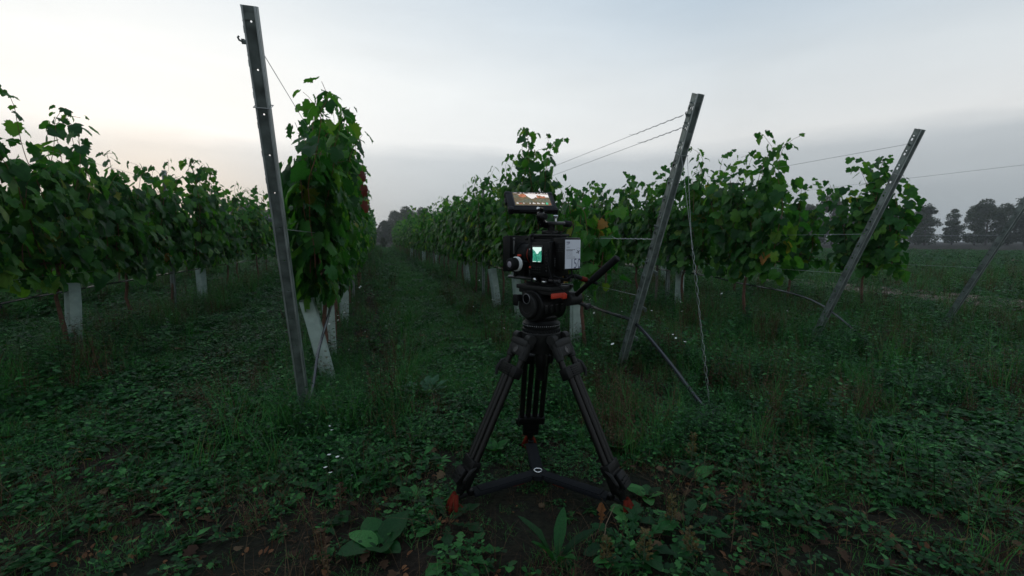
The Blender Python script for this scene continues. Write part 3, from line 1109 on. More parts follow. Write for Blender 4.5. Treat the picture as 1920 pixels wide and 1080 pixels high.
for li, ft in enumerate(feet):
    rad = Vector((ft.x, ft.y, 0)).normalized()
    tan = Vector((-rad.y, rad.x, 0))
    piv = rad * 0.078 + Vector((0, 0, 0.622))
    end = Vector((ft.x, ft.y, 0.052)) - rad * 0.006
    ax = (end - piv).normalized()                          # down the leg
    Rm = basis(tan, ax)                                    # local x = across the leg, z = down the leg
    T = Matrix.Translation(piv) @ Rm.to_4x4()
    Ll = (end - piv).length
    # outward normal of the leg in its own frame
    so = 1 if (Rm @ Vector((0, 1, 0))).dot(rad) > 0 else -1
    leg = MB()
    xo = 0.046 if li == 2 else 0.027
    for s in (-1, 1):
        leg.cyl((s * 0.046, 0, 0.06), (s * 0.046, 0, 0.135), 0.0120, n=14)
        leg.cyl((s * xo, 0, 0.12), (s * xo, 0, Ll * 0.83), 0.0120, n=14)
    for x in ((-0.0155, 0.0155) if li == 2 else (0.0,)):
        leg.cyl((x, so * 0.004, 0.125), (x, so * 0.004, Ll * 0.86), 0.0120, n=14)
    bw = 0.124 if li == 2 else 0.088
    lg = leg.build('leg', CARBON, tripod, M=T)
    # hinge bracket with its two cheeks
    y = MB()
    y.box((0, 0, 0.052), (0.118, 0.030, 0.042), 0.006)
    y.box((0, -so * 0.002, 0.020), (0.118, 0.040, 0.030), 0.008)
    for x in (-0.046, 0.046):
        y.cyl((x, 0, 0.0), (x, 0, 0.085), 0.0165, n=14, bev=0.003)
        y.cyl((x - math.copysign(0.016, x), 0, 0.0), (x + math.copysign(0.016, x), 0, 0.0), 0.019, n=18, bev=0.002)
    br = y.build('hinge_bracket', CHAR, lg)
    e = MB().ring((0, so * 0.0165, 0.052), (0, 1, 0), 0.0125, 0.0016, 24, 6)
    e.lathe((0, so * 0.0152, 0.052), (0, so, 0), [(0, 0.011), (0.0008, 0.011)], 20)
    em = e.build('emblem', EMBLEM, lg)
    # ribbed clamp block and its lever
    c = MB().box((0, 0, 0.135), (0.122, 0.034, 0.044), 0.005)
    for k in range(5):
        c.box((0, so * 0.018, 0.119 + k * 0.008), (0.05, 0.006, 0.0035), 0.001)
    c.build('clamp_block', BLACK, lg)
    s2 = 1 if (T.to_3x3() @ Vector((1, 0, 0))).dot(RT) > 0 else -1
    lev_x = (-s2 if li == 0 else s2) * 0.068
    c = MB().tube([(lev_x * 0.9, 0, 0.105), (lev_x, so * .012, 0.118), (lev_x * 1.08, so * .016, 0.15), (lev_x * 1.02, so * .010, 0.175)], [0.008, 0.0095, 0.0085, 0.005], 8)
    c.build('clamp_lever', CHAR, lg)
    # lower clamp and the foot
    c = MB().box((0, 0, Ll * 0.80), (bw, 0.036, 0.040), 0.006)
    c.build('lower_clamp', BLACK, lg)
    c = MB().box((0, 0, Ll * 0.875), (0.075, 0.036, 0.085), 0.008)
    c.tube([(0, 0, Ll * 0.9), (0, 0, Ll * 0.985)], [0.026, 0.014], 12)
    c.box((0, so * 0.030, Ll * 0.88), (0.058, 0.020, 0.060), 0.006, Matrix.Rotation(R(-so * 14), 3, 'X'))
    for k in range(3):
        c.box((0, so * 0.043, Ll * 0.87 + k * 0.014), (0.048, 0.006, 0.004), 0.001, Matrix.Rotation(R(-so * 14), 3, 'X'))
    c.build('leg_end', BLACK, lg)
    lx = -lev_x * (1 if li == 2 else 0.72)
    c = MB().tube([(lx * 0.8, 0, Ll * 0.80), (lx * .98, so * .02, Ll * 0.83), (lx * .9, so * .026, Ll * 0.88), (lx * .7, so * 0.02, Ll * 0.90)], 0.006, 8)
    c.build('clamp_lever', CHAR, lg)
    # orange rubber claw foot on the ground
    fo = MB()
    P = Vector((ft.x, ft.y, 0))
    for k in range(4):
        a = math.atan2(rad.y, rad.x) + R(-66 + 44 * k)
        d = Vector((math.cos(a), math.sin(a), 0))
        fo.tube([P + Vector((0, 0, 0.062)) + d * 0.008, P + d * 0.022 + Vector((0, 0, 0.040)), P + d * 0.034 + Vector((0, 0, 0.012)), P + d * 0.036 + Vector((0, 0, -0.006))], [0.008, 0.009, 0.007, 0.004], 8)
    fo.lathe(P + Vector((0, 0, -0.004)), (0, 0, 1), [(0, 0.024), (0.012, 0.026), (0.02, 0.014)], 16)
    fo.build('foot', ORANGE, tripod)

# the spreader on the ground
SC = Vector((0.600, 1.640, 0.050)) - HUB
for ft in feet:
    e = Vector((ft.x, ft.y, 0.050))
    d = (e - SC); d.z = 0
    ln = d.length - 0.085
    rot = basis(d, Vector((0, 0, 1)))
    c = MB()
    c.box(SC + d.normalized() * (0.03 + ln * 0.5) + Vector((0, 0, -0.002)), (ln - 0.02, 0.052, 0.017), 0.005, rot)
    c.box(SC + d.normalized() * (ln * 0.5 + .01) + Vector((0, 0, 0.0075)), (ln - 0.03, 0.042, 0.006), 0.002, rot)
    arm = c.build('spreader_arm', NYLON, tripod)
    c = MB().cyl(SC + d.normalized() * (ln + 0.025), SC + d.normalized() * (ln + 0.085) - Vector((0, 0, .008)), 0.008, n=10)
    c.lathe(SC + d.normalized() * (ln + 0.03) + Vector((0, 0, -0.006)), (0, 0, 1), [(0, .014), (.018, .014), (.021, .010)], 14)
    c.build('strap_hook', BLACK, arm)
    c = MB().box(SC + d.normalized() * (ln * 0.36) + Vector((0, 0, -0.014)), (0.05, 0.036, 0.006), 0.002, rot)
    c.build('rubber_strap', ORANGE, arm)
MB().lathe(SC + Vector((0, 0, -0.012)), (0, 0, 1), [(0, 0.038), (0.018, 0.038), (0.022, 0.032)], 24).build('spreader_hub', NYLON, tripod)
MB().ring(SC + Vector((0, 0, 0.014)), (0, 0, 1), 0.0155, 0.0024, 28, 8).build('metal_ring', STEEL, tripod)

# ------------------------------------------------------------------ fluid head
RS = 0.955                                   # the head and the camera were measured in a frame of this scale
YAWC = R(25)
rig_loc = (HUB.x, HUB.y, 1.0)
# local axes: +X = right of the camera, +Y = forward, z = height above the eye line


def rig(name, label, cat):
    return thing(name, label, cat, rig_loc, YAWC, None, RS)


head = rig('fluid_head', 'black fluid head with red lever sitting in the tripod bowl', 'fluid head')
b = MB().lathe((0, 0, -0.378), (0, 0, 1), [(0, 0.072), (0.006, 0.0775), (0.018, 0.0775), (0.020, 0.074), (0.024, 0.074), (0.026, 0.0775), (0.040, 0.0775), (0.046, 0.070), (0.052, 0.066)], 48)
base = b.build('base_ring', BLACK, head)
b = MB()
for k in range(60):
    a = 2 * math.pi * k / 60
    h = 0.0035 if k % 5 else 0.007
    b.box((0.0778 * math.cos(a), 0.0778 * math.sin(a), -0.344), (0.0012, 0.0014, h), 0, Matrix.Rotation(a, 3, 'Z'))
b.build('scale_marks', GREYMARK, base)
b = MB()
for k in range(40):
    a = 2 * math.pi * k / 40
    b.box((0.0772 * math.cos(a), 0.0772 * math.sin(a), -0.369), (0.004, 0.006, 0.012), 0.001, Matrix.Rotation(a, 3, 'Z'), 1)
b.build('grip_ribs', RUBBER, base)
b = MB()
b.box((0, 0, -0.262), (0.130, 0.116, 0.112), 0.016)
b.lathe((0, 0, -0.332), (0, 0, 1), [(0, 0.060), (0.02, 0.066), (0.035, 0.060)], 28)
b.cyl((-0.072, -0.012, -0.265), (0.072, -0.012, -0.265), 0.064, n=32, bev=0.004)
b.build('housing', BLACK, head)
for s in (-1, 1):
    d = MB().lathe((s * 0.070, 0, -0.264), (s, 0, 0), [(0, 0.050), (0.012, 0.050), (0.016, 0.045), (0.017, 0.030), (0.014, 0.028)], 32)
    disc = d.build('drag_dial', CHAR, head)
    MB().ring((s * 0.0865, 0, -0.264), (1, 0, 0), 0.036, 0.0010, 28, 6).build('dial_ring', CHAR, disc)
d = MB().ring((-0.090, -0.004, -0.233), (1, 0, 0), 0.0195, 0.0018, 24, 8)
d.build('level_ring', mat('dull_ring', (.16, .16, .165), .4, .6), head)
MB().lathe((-0.084, 0.0, -0.233), (-1, 0, 0), [(0, 0.020), (0.006, 0.019)], 20).build('bubble_level', GLOSSB, head)
d = MB().box((-0.104, 0.030, -0.232), (0.036, 0.020, 0.028), 0.005)
d.box((-0.120, 0.026, -0.238), (0.012, 0.026, 0.046), 0.005)
d.build('brake_knob', BLACK, head)
d = MB()
for k in range(4):
    d.box((-0.050 + 0.030 * k, -0.073, -0.275), (0.018, 0.012, 0.030), 0.003)
pn = d.build('counterbalance_buttons', BLACK, head)
d = MB()
for k in range(4):
    d.box((-0.050 + 0.030 * k, -0.0775, -0.258), (0.012, 0.006, 0.004), 0.0015)
d.build('button_marks', EMBLEM, pn)
# top plate
d = MB().box((0, -0.012, -0.190), (0.128, 0.196, 0.018), 0.004)
d.box((0, -0.012, -0.206), (0.108, 0.184, 0.018), 0.004)
d.box((0.060, -0.02, -0.184), (0.016, 0.19, 0.014), 0.003)
tp = d.build('top_plate', CHAR, head)
d = MB().box((0.0, -0.01, -0.176), (0.052, 0.150, 0.010), 0.002)
d.build('sliding_plate', BLACK, head)
d = MB().box((-0.028, -0.112, -0.216), (0.062, 0.010, 0.020), 0.003)
d.box((0.012, -0.113, -0.219), (0.026, 0.012, 0.024), 0.003)
d.build('release_lever', REDP, head)
# pan handle block, rod and grip
d = MB().box((0.058, -0.106, -0.232), (0.052, 0.050, 0.050), 0.008)
d.cyl((0.03, -0.112, -0.236), (0.10, -0.112, -0.236), 0.026, n=20, bev=0.003)
d.build('handle_socket', CHAR, head)
h0 = Vector((0.066, -0.112, -0.232))
hd = Vector((0.006, -0.206, 0.168))
hn = hd.normalized()
HL = hd.length
d = MB().cyl(h0 + hn * 0.02, h0 + hn * HL * 0.55, 0.0098, n=16)
ph = d.build('pan_handle', BLACK, head)
d = MB().tube([h0 + hn * HL * 0.44, h0 + hn * HL * 0.46, h0 + hn * HL * 0.5, h0 + hn * HL * 0.94, h0 + hn * HL * 0.985, h0 + hn * HL], [0.0095, 0.0130, 0.0140, 0.0136, 0.0136, 0.0105], 20)
d.build('grip', RUBBER, ph)
d = MB().cyl(h0 + Vector((0.012, 0, -0.016)), h0 + Vector((0.05, -0.03, -0.035)), 0.007, n=10)
d.box(h0 + Vector((0.055, -0.034, -0.037)), (0.034, 0.016, 0.018), 0.005, Matrix.Rotation(R(-25), 3, 'Y'))
d.build('clamp_lever', CHAR, ph)

# ------------------------------------------------------------------ cinema camera
cine = rig('cinema_camera', 'black box shaped cinema camera with lit side screen on the fluid head', 'cinema camera')
d = MB().box((0, -0.042, -0.070), (0.104, 0.118, 0.150), 0.006)
d.box((0, -0.045, 0.008), (0.088, 0.100, 0.010), 0.003)
d.build('body', BLACK, cine)
d = MB().box((-0.062, -0.063, -0.074), (0.024, 0.106, 0.132), 0.006)
d.box((-0.062, -0.114, -0.074), (0.030, 0.010, 0.140), 0.004)
d.box((-0.062, -0.012, -0.074), (0.028, 0.008, 0.136), 0.004, Matrix.Rotation(R(0), 3, 'Y'))
mod = d.build('side_module', BLACK, cine)
# cooling slots along the rear of the body
d = MB()
for k in range(7):
    d.box((-0.0755, -0.100, -0.118 + k * 0.012), (0.003, 0.008, 0.005), 0.001)
d.build('vent_slots', GLOSSB, mod)
# screen with a picture of the vineyard
d = MB().box((-0.0750, -0.050, -0.056), (0.003, 0.062, 0.072), 0.001)
scr = d.build('screen_frame', GLOSSB, cine)


def flat(parent, name, material, M, polys):
    """flat pieces in the (u, v) plane of M"""
    b = MB()
    for q in polys:
        b.add([(u, v, w) for u, v, w in q], [tuple(range(len(q)))])
    return b.build(name, material, parent, smooth=False, M=M)


def picture_mat(name, cols, scale, strength, stretch=(1, 1, 1)):
    m = bpy.data.materials.new(name)
    m.use_nodes = True
    t = m.node_tree
    bs = t.nodes['Principled BSDF']
    bs.inputs['Base Color'].default_value = (0.01, 0.01, 0.01, 1)
    bs.inputs['Roughness'].default_value = 0.2
    tcn = t.nodes.new('ShaderNodeTexCoord')
    mpn = t.nodes.new('ShaderNodeMapping')
    mpn.inputs['Scale'].default_value = stretch
    n = t.nodes.new('ShaderNodeTexNoise')
    n.inputs['Scale'].default_value = scale
    n.inputs['Detail'].default_value = 5
    n.inputs['Roughness'].default_value = 0.7
    r = t.nodes.new('ShaderNodeValToRGB')
    e = r.color_ramp.elements
    e[0].position, e[0].color = cols[0][0], (*cols[0][1], 1)
    e[1].position, e[1].color = cols[-1][0], (*cols[-1][1], 1)
    for p, c in cols[1:-1]:
        x = e.new(p); x.color = (*c, 1)
    t.links.new(tcn.outputs['Object'], mpn.inputs[0])
    t.links.new(mpn.outputs[0], n.inputs['Vector'])
    t.links.new(n.outputs['Fac'], r.inputs[0])
    t.links.new(r.outputs[0], bs.inputs['Emission Color'])
    bs.inputs['Emission Strength'].default_value = strength
    return m


def emis(name, col, s=1.0):
    return mat(name, (0.01, 0.01, 0.01), 0.2, emit=(col, s))


SKYW = emis('screen_white', (1.0, 0.95, 0.92), 0.85)
SKYG = emis('screen_pale_green', (0.75, 1.0, 0.92), 0.95)
UIW = emis('screen_text', (0.9, 0.85, 0.8), 0.7)
UIG = emis('screen_green', (0.05, 0.55, 0.30), 0.9)
UID = emis('screen_dark', (0.16, 0.09, 0.05), 0.5)
LCDP = picture_mat('lcd_vineyard', [(0.3, (0.01, 0.10, 0.07)), (0.5, (0.03, 0.30, 0.20)), (0.62, (0.12, 0.55, 0.40)), (0.72, (0.4, 0.9, 0.75))], 120, 0.75, (1, 1, .5))
MONP = picture_mat('monitor_vineyard', [(0.3, (0.07, 0.045, 0.015)), (0.48, (0.20, 0.125, 0.05)), (0.6, (0.24, 0.20, 0.075)), (0.7, (0.36, 0.17, 0.07))], 60, 0.6)
MONR = picture_mat('monitor_red_leaves', [(0.35, (0.26, 0.11, 0.03)), (0.5, (0.58, 0.16, 0.05)), (0.65, (0.7, 0.30, 0.14))], 90, 0.75)
MONG = picture_mat('monitor_grass', [(0.35, (0.09, 0.11, 0.06)), (0.55, (0.21, 0.20, 0.11)), (0.7, (0.33, 0.27, 0.2))], 90, 0.6)

# plane seen from the camera's left: u = back along the body, v = up
ML = Matrix(((0, 0, -1, -0.0770), (-1, 0, 0, -0.050), (0, 1, 0, -0.056), (0, 0, 0, 1)))
w, h = 0.0240, 0.0285
im = flat(scr, 'screen', LCDP, ML, [[(-w, -h, 0), (w, -h, 0), (w, h, 0), (-w, h, 0)]])
flat(scr, 'screen_sky', SKYG, ML, [[(-w, h, .0004), (-w, h * .72, .0004), (-w * .5, h * .45, .0004), (-w * .05, h * .05, .0004), (w * .25, h * .12, .0004), (w * .5, h * .4, .0004), (w, h * .55, .0004), (w, h, .0004)],
                                  [(-w, -h, .0004), (-w * .2, -h, .0004), (-w * .2, -h * .93, .0004), (-w, -h * .93, .0004)], [(w * .2, -h, .0004), (w * .8, -h, .0004), (w * .8, -h * .93, .0004), (w * .2, -h * .93, .0004)]])
flat(scr, 'screen_lines', UIG, ML, [[(x * w, -h * .5 + dy * h, .0003), (x * w + .0008, -h * .5 + dy * h, .0003), (x * w + .001, h * (.2 + dy), .0003), (x * w + .0002, h * (.2 + dy), .0003)] for x, dy in ((-.8, 0), (-.6, .1), (.7, -.1), (.82, .1), (.1, -.3))])
# keypad under the screen
d = MB()
for j in range(3):
    for k in range(5):
        d.box((-0.0752, -0.063 + k * 0.011, -0.106 - j * 0.010), (0.003, 0.007, 0.005), 0.001)
d.build('keypad', CHAR, mod)
MB().lathe((-0.074, -0.0105, -0.107), (-1, 0, 0), [(0, 0.0045), (0.004, 0.0045), (0.005, 0.003)], 14).build('record_button', REDP, mod)
MB().lathe((-0.074, -0.008, -0.036), (-1, 0, 0), [(0, 0.004), (0.004, 0.003)], 12).build('key_light', GREYMARK, mod)
# cage and top plate
d = MB().box((0, -0.04, 0.018), (0.100, 0.130, 0.010), 0.003)
d.box((-0.056, 0.012, -0.02), (0.010, 0.012, 0.078), 0.003)
d.box((-0.048, 0.022, 0.012), (0.014, 0.05, 0.010), 0.003, Matrix.Rotation(R(-25), 3, 'X'))
d.box((0.056, 0.012, -0.06), (0.010, 0.012, 0.15), 0.003)
d.build('cage', CHAR, cine)
d = MB().box((-0.02, -0.075, 0.026), (0.03, 0.04, 0.008), 0.002)
d.cyl((0.0, -0.1, 0.022), (0.0, -0.1, 0.034), 0.006, n=10)
d.build('connector', BLACK, cine)
# lens
d = MB().lathe((0, 0.016, -0.060), (0, 1, 0), [(0, 0.036), (0.012, 0.036), (0.013, 0.040), (0.03, 0.040), (0.031, 0.042), (0.055, 0.042), (0.056, 0.039), (0.075, 0.044), (0.095, 0.046)], 36)
lens = d.build('lens', BLACK, cine)
d = MB()
for k in range(48):
    a = 2 * math.pi * k / 48
    d.box((0.0425 * math.cos(a), 0.058, -0.06 + 0.0425 * math.sin(a)), (0.003, 0.012, 0.003), 0, Matrix.Rotation(-a, 3, 'Y'))
d.build('focus_gear', CHAR, lens)
MB().ring((0, 0.046, -0.060), (0, 1, 0), 0.0405, 0.0012, 32, 6).build('lens_ring', REDP, lens)
# rods and baseplate
d = MB()
for x in (-0.034, 0.034):
    d.cyl((x, -0.13, -0.157), (x, 0.165, -0.157), 0.0078, n=14, bev=0.001)
d.build('rods', mat('dull_rod', (.10, .10, .105), .4, .8), cine)
d = MB().box((0, -0.03, -0.157), (0.094, 0.09, 0.022), 0.004)
d.box((0, -0.03, -0.168), (0.060, 0.13, 0.008), 0.002)
d.cyl((-0.047, -0.03, -0.157), (-0.066, -0.03, -0.157), 0.010, n=14, bev=0.002)
d.build('baseplate', BLACK, cine)
MB().lathe((-0.066, -0.03, -0.157), (-1, 0, 0), [(0, 0.009), (0.006, 0.009), (0.008, 0.006)], 14).build('baseplate_knob', STEEL, cine)
d = MB().box((-0.060, -0.075, -0.163), (0.018, 0.016, 0.010), 0.003)
d.build('lock_lever', STEEL, cine)
# battery plate
d = MB().box((0, -0.103, -0.055), (0.094, 0.010, 0.124), 0.003)
d.build('battery_plate', BLACK, cine)

mb = rig('matte_box', 'black matte box on the front of the cinema camera lens', 'matte box')
d = MB()
d.box((0, 0.116, -0.058), (0.150, 0.006, 0.146), 0.002)
for x in (-0.072, 0.072): d.box((x, 0.138, -0.058), (0.006, 0.040, 0.146), 0.002)
for z in (0.0115, -0.1285): d.box((0, 0.138, z), (0.150, 0.040, 0.006), 0.002)
d.box((0, 0.112, -0.058), (0.128, 0.004, 0.122), 0.002)
bx = d.build('frame', BLACK, mb)
MB().lathe((0, 0.106, -0.060), (0, 1, 0), [(0, 0.049), (0.004, 0.052), (0.010, 0.052)], 36).build('lens_collar', RUBBER, mb)
d = MB().box((-0.056, 0.1085, -0.030), (0.006, 0.003, 0.056), 0.001)
d.box((-0.056, 0.1085, 0.006), (0.010, 0.004, 0.008), 0.001)
d.build('guide_rail', mat('worn_alloy', (0.16, 0.16, 0.16), 0.4, 0.6), mb)
d = MB().box((0, 0.132, 0.0165), (0.146, 0.034, 0.004), 0.001)
d.build('filter_tray', CHAR, mb)
MB().box((0.0, 0.118, -0.142), (0.09, 0.016, 0.026), 0.004).build('rod_bracket', BLACK, mb)

ff = rig('follow_focus', 'round follow focus knob with white marking disc beside the lens', 'follow focus')
fx, fy, fz = -0.085, 0.050, -0.096
d = MB().cyl((fx + 0.04, fy, fz), (fx - 0.005, fy, fz), 0.013, n=16)
d.box((fx + 0.03, fy, fz - 0.02), (0.030, 0.034, 0.060), 0.004)
d.build('gearbox', BLACK, ff)
MB().lathe((fx - 0.002, fy, fz), (-1, 0, 0), [(0, 0.026), (0.001, 0.0295), (0.012, 0.0295), (0.013, 0.026)], 40).build('marking_disc', WHITEP, ff)
d = MB().lathe((fx - 0.015, fy, fz), (-1, 0, 0), [(0, 0.022), (0.003, 0.0255), (0.026, 0.0245), (0.031, 0.0235), (0.034, 0.019), (0.034, 0.014), (0.030, 0.012)], 36)
kn = d.build('hand_wheel', RUBBER, ff)
d = MB()
for k in range(36):
    a = 2 * math.pi * k / 36
    d.box((fx - 0.030, fy + 0.0248 * math.cos(a), fz + 0.0248 * math.sin(a)), (0.022, 0.002, 0.002), 0, Matrix.Rotation(a, 3, 'X'))
d.build('grip_ribs', RUBBER, kn)
MB().lathe((fx - 0.0445, fy, fz), (-1, 0, 0), [(0, 0.0125), (0.003, 0.012), (0.004, 0.009)], 24).build('end_cap', mat('dull_lilac_metal', (0.30, 0.27, 0.32), 0.4, 0.3), ff)
MB().box((fx + 0.010, fy + 0.004, fz + 0.034), (0.012, 0.014, 0.008), 0.002).build('thumb_screw', REDP, ff)

# ------------------------------------------------------------------ battery with its label
bat = rig('battery', 'black camera battery with white label reading 150 on the camera rear', 'battery')
d = MB().box((0, -0.136, -0.053), (0.098, 0.056, 0.124), 0.005)
d.build('case', BLACK, bat)
d = MB()
for k in range(5):
    d.box((-0.0495, -0.137, -0.012 - k * 0.0078), (0.003, 0.044, 0.0038), 0.0015)
d.build('side_ribs', CHAR, bat)
d = MB()
for k in range(5):
    d.box((-0.0492, -0.118, -0.070 + k * -0.007), (0.002, 0.004, 0.0035), 0)
d.build('charge_lights', GREYMARK, bat)
LABELM = mat('label_paper', (0.66, 0.68, 0.74), 0.5)
NAVY = mat('navy_print', (0.010, 0.012, 0.11), 0.5)
PURPLE = mat('purple_print', (0.05, 0.025, 0.13), 0.5)
GREYT = mat('grey_text', (0.30, 0.30, 0.33), 0.5)
DARKT = mat('dark_text', (0.06, 0.06, 0.08), 0.5)
lw, lh = 0.0435, 0.0545
# plane of the rear face: u = to the right, v = up, w = towards the back
MR_ = Matrix(((1, 0, 0, 0.001), (0, 0, -1, -0.1641), (0, 1, 0, -0.0535), (0, 0, 0, 1)))
lab = MB().box((0, 0, 0.0004), (2 * lw, 2 * lh, 0.0010)).build('label', LABELM, bat, smooth=False, M=MR_)


def text_mesh(txt, size, clip=None, thin=0.0):
    cu = bpy.data.curves.new('lettering', 'FONT')
    cu.body = txt
    cu.size = size
    cu.offset = thin
    cu.resolution_u = 4
    o = bpy.data.objects.new('lettering', cu)
    COL.objects.link(o)
    dg = bpy.context.evaluated_depsgraph_get()
    me = bpy.data.meshes.new_from_object(o.evaluated_get(dg))
    bpy.data.objects.remove(o)
    bpy.data.curves.remove(cu)
    if clip is not None:
        bm = bmesh.new(); bm.from_mesh(me)
        bmesh.ops.bisect_plane(bm, geom=list(bm.verts) + list(bm.edges) + list(bm.faces), plane_co=(clip, 0, 0), plane_no=(1, 0, 0), clear_outer=True)
        bm.to_mesh(me); bm.free()
    return me


def put_text(txt, size, u, v, material, sx=1.0, clip=None, thin=0.0, name='lettering'):
    me = text_mesh(txt, size, clip, thin)
    me.materials.clear(); me.materials.append(material)
    return link(name, me, lab, Matrix.Translation((u, v, 0.0014)) @ Matrix.Diagonal((sx, 1, 1, 1)))


put_text('V150', 0.0105, -lw + 0.006, lh - 0.014, PURPLE, 0.85, thin=0.0003)
put_text('micro', 0.0062, -lw + 0.006, lh - 0.0195, GREYT)
put_text('148Wh', 0.0072, -lw + 0.006, lh - 0.031, GREYT, 0.9)
put_text('15', 0.054, -0.0155, -lh + 0.0002, NAVY, 0.74, thin=-0.0006)
put_text('0', 0.054, 0.0270, -lh + 0.0002, NAVY, 0.74, clip=0.0218, thin=-0.0006)
rt_ = random.Random(5)
polys = []
for k, (v, l) in enumerate(((0.0155, .042), (0.0115, .036))):
    u = -lw + 0.006
    while u < -lw + 0.006 + l:
        q = rt_.uniform(0.003, 0.008)
        polys.append([(u, v, .0012), (u + q, v, .0012), (u + q, v + .0022, .0012), (u, v + .0022, .0012)])
        u += q + 0.0014
flat(lab, 'small_print', DARKT, Matrix(), polys)
polys = []
for k in range(8):
    u, v, l = -lw + 0.006, 0.0062 - k * 0.0034, (0.034 if k < 5 else 0.05 if k < 7 else .066)
    while u < -lw + 0.006 + l:
        q = rt_.uniform(0.002, 0.006)
        polys.append([(u, v, .0012), (u + q, v, .0012), (u + q, v + .0012, .0012), (u, v + .0012, .0012)])
        u += q + 0.0012
flat(lab, 'small_print', GREYT, Matrix(), polys)
# little aeroplane symbol
P = lambda pts: [(0.031 + (x * .86 - y * .5) * .0105, 0.0085 + (x * .5 + y * .86) * .0105, .0013) for x, y in pts]
flat(lab, 'aeroplane_symbol', DARKT, Matrix(), [P([(-1, -.13), (.8, -.13), (1.05, 0), (.8, .13), (-1, .13)]), P([(-.25, .13), (.25, .13), (-.1, .75), (-.4, .75)]), P([(-.25, -.13), (-.4, -.75), (-.1, -.75), (.25, -.13)]), P([(-1, .13), (-1.15, .5), (-.95, .5), (-.7, .13)])])
flat(lab, 'symbol_arc', GREYT, Matrix(), [[(0.031 + math.cos(a) * .013, 0.0125 + math.sin(a) * .012, .0012), (0.031 + math.cos(a + .25) * .013, 0.0125 + math.sin(a + .25) * .012, .0012), (0.031 + math.cos(a + .25) * .0122, 0.0125 + math.sin(a + .25) * .0112, .0012), (0.031 + math.cos(a) * .0122, 0.0125 + math.sin(a) * .0112, .0012)] for a in [0.35 + .25 * k for k in range(10)]])

# ------------------------------------------------------------------ monitor and its arm
arm = rig('ball_mount', 'black ball joint arm with silver wing knob under the monitor', 'monitor arm')
d = MB().box((0.0, -0.045, 0.030), (0.036, 0.060, 0.014), 0.003)
d.tube([(0.006, -0.045, 0.03), (0.006, -0.045, 0.062)], 0.016, 14)
d.build('stem', BLACK, arm)
d = MB().box((0.012, -0.065, 0.066), (0.050, 0.060, 0.012), 0.003)
d.build('clamp', mat('worn_dark_alloy', (0.09, 0.09, 0.095), 0.35, 0.7), arm)
d = MB().cyl((0.045, -0.075, 0.066), (0.075, -0.09, 0.062), 0.013, n=16, bev=0.003)
d.build('clamp_knob', RUBBER, arm)
d = MB().cyl((0.0, -0.075, 0.070), (0.0, -0.075, 0.086), 0.0045, n=10)
d.lathe((0.0, -0.075, 0.084), (0, 0, 1), [(0, .004), (.004, .010), (.010, .0105), (.013, .007)], 16)
d.build('wing_knob', STEEL, arm)
d = MB().tube([(-0.005, -0.03, 0.058), (-0.030, -0.032, 0.066), (-0.042, -0.034, 0.082)], [0.014, 0.016, 0.015], 14)
d.lathe((-0.044, -0.035, 0.094), (0, 0, 1), [(-.018, .006), (-.014, .015), (0, .019), (.012, .016), (.017, .008)], 20)
d.tube([(-0.044, -0.035, 0.105), (-0.044, -0.04, 0.125)], 0.010, 12)
d.build('ball_joint', GLOSSB, arm)
d = MB().cyl((-0.052, -0.055, 0.088), (-0.060, -0.078, 0.090), 0.012, n=14, bev=0.003)
d.build('joint_knob', RUBBER, arm)
MB().lathe((-0.055, -0.036, 0.121), (-1, -0.2, .2), [(0, .006), (.008, .006), (.010, .004)], 12).build('lock_screw', STEEL, arm)

ma = math.atan(36 / 840) + YAW                              # bearing of the monitor
toward = Vector((-math.sin(ma), -math.cos(ma), 0))
er = Vector((math.cos(ma), -math.sin(ma), 0))
A, TILT = R(14), R(50)
nh = toward * math.cos(A) + er * math.sin(A)
mr_ = Vector((-nh.y, nh.x, 0))
nn = nh * math.cos(TILT) + Vector((0, 0, 1)) * math.sin(TILT)
mu = nn.cross(mr_)
mon = thing('monitor', 'rugged black field monitor showing an orange vineyard picture above the camera', 'monitor')
MM = Matrix((mr_, mu, nn)).transposed().to_4x4()
MM.translation = at(996, 375.5, 1.785)
mon.matrix_basis = MM
MW, MH = 0.196, 0.121


def octo(hw, hh, c):
    return [(hw - c, -hh), (hw, -hh + c), (hw, hh - c), (hw - c, hh), (-hw + c, hh), (-hw, hh - c), (-hw, -hh + c), (-hw + c, -hh)]


d = MB()
v, f = [], []
secs = [(-0.026, -0.006), (-0.021, 0.0), (-0.003, 0.0), (0.0, -0.004)]
for z, g in secs:
    v += [(x, y, z) for x, y in octo(MW / 2 + g, MH / 2 + g, 0.014)]
for j in range(3):
    for k in range(8):
        f.append((j * 8 + k, j * 8 + (k + 1) % 8, (j + 1) * 8 + (k + 1) % 8, (j + 1) * 8 + k))
f.append(tuple(range(7, -1, -1))); f.append(tuple(24 + k for k in range(8)))
d.add(v, f)
for sx in (-1, 1):
    for sy in (-1, 1):                                     # rubber corner guards
        d.box((sx * (MW / 2 - 0.010), sy * (MH / 2 - 0.010), -0.012), (0.026, 0.026, 0.028), 0.008)
d.box((0, -MH / 2 - 0.001, -0.011), (0.11, 0.006, 0.010), 0.003)
d.box((-MW / 2 - 0.001, 0.012, -0.018), (0.008, 0.034, 0.016), 0.003)
d.box((0.01, MH / 2 + 0.001, -0.018), (0.06, 0.006, 0.014), 0.002)
MONC = mat('monitor_rubber', (0.006, 0.0058, 0.007), 0.6, spec=.25, var=0.2, scale=60, bump=0.06)
casing = d.build('casing', MONC, mon)
sw, sh = 0.0735, 0.0425
scx, scy = 0.004, 0.006
MB().box((scx, scy, 0.0008), (2 * sw + 0.010, 2 * sh + 0.010, 0.0016)).build('bezel', GLOSSB, mon, smooth=False)
MS = Matrix.Translation((scx, scy, 0.0020))
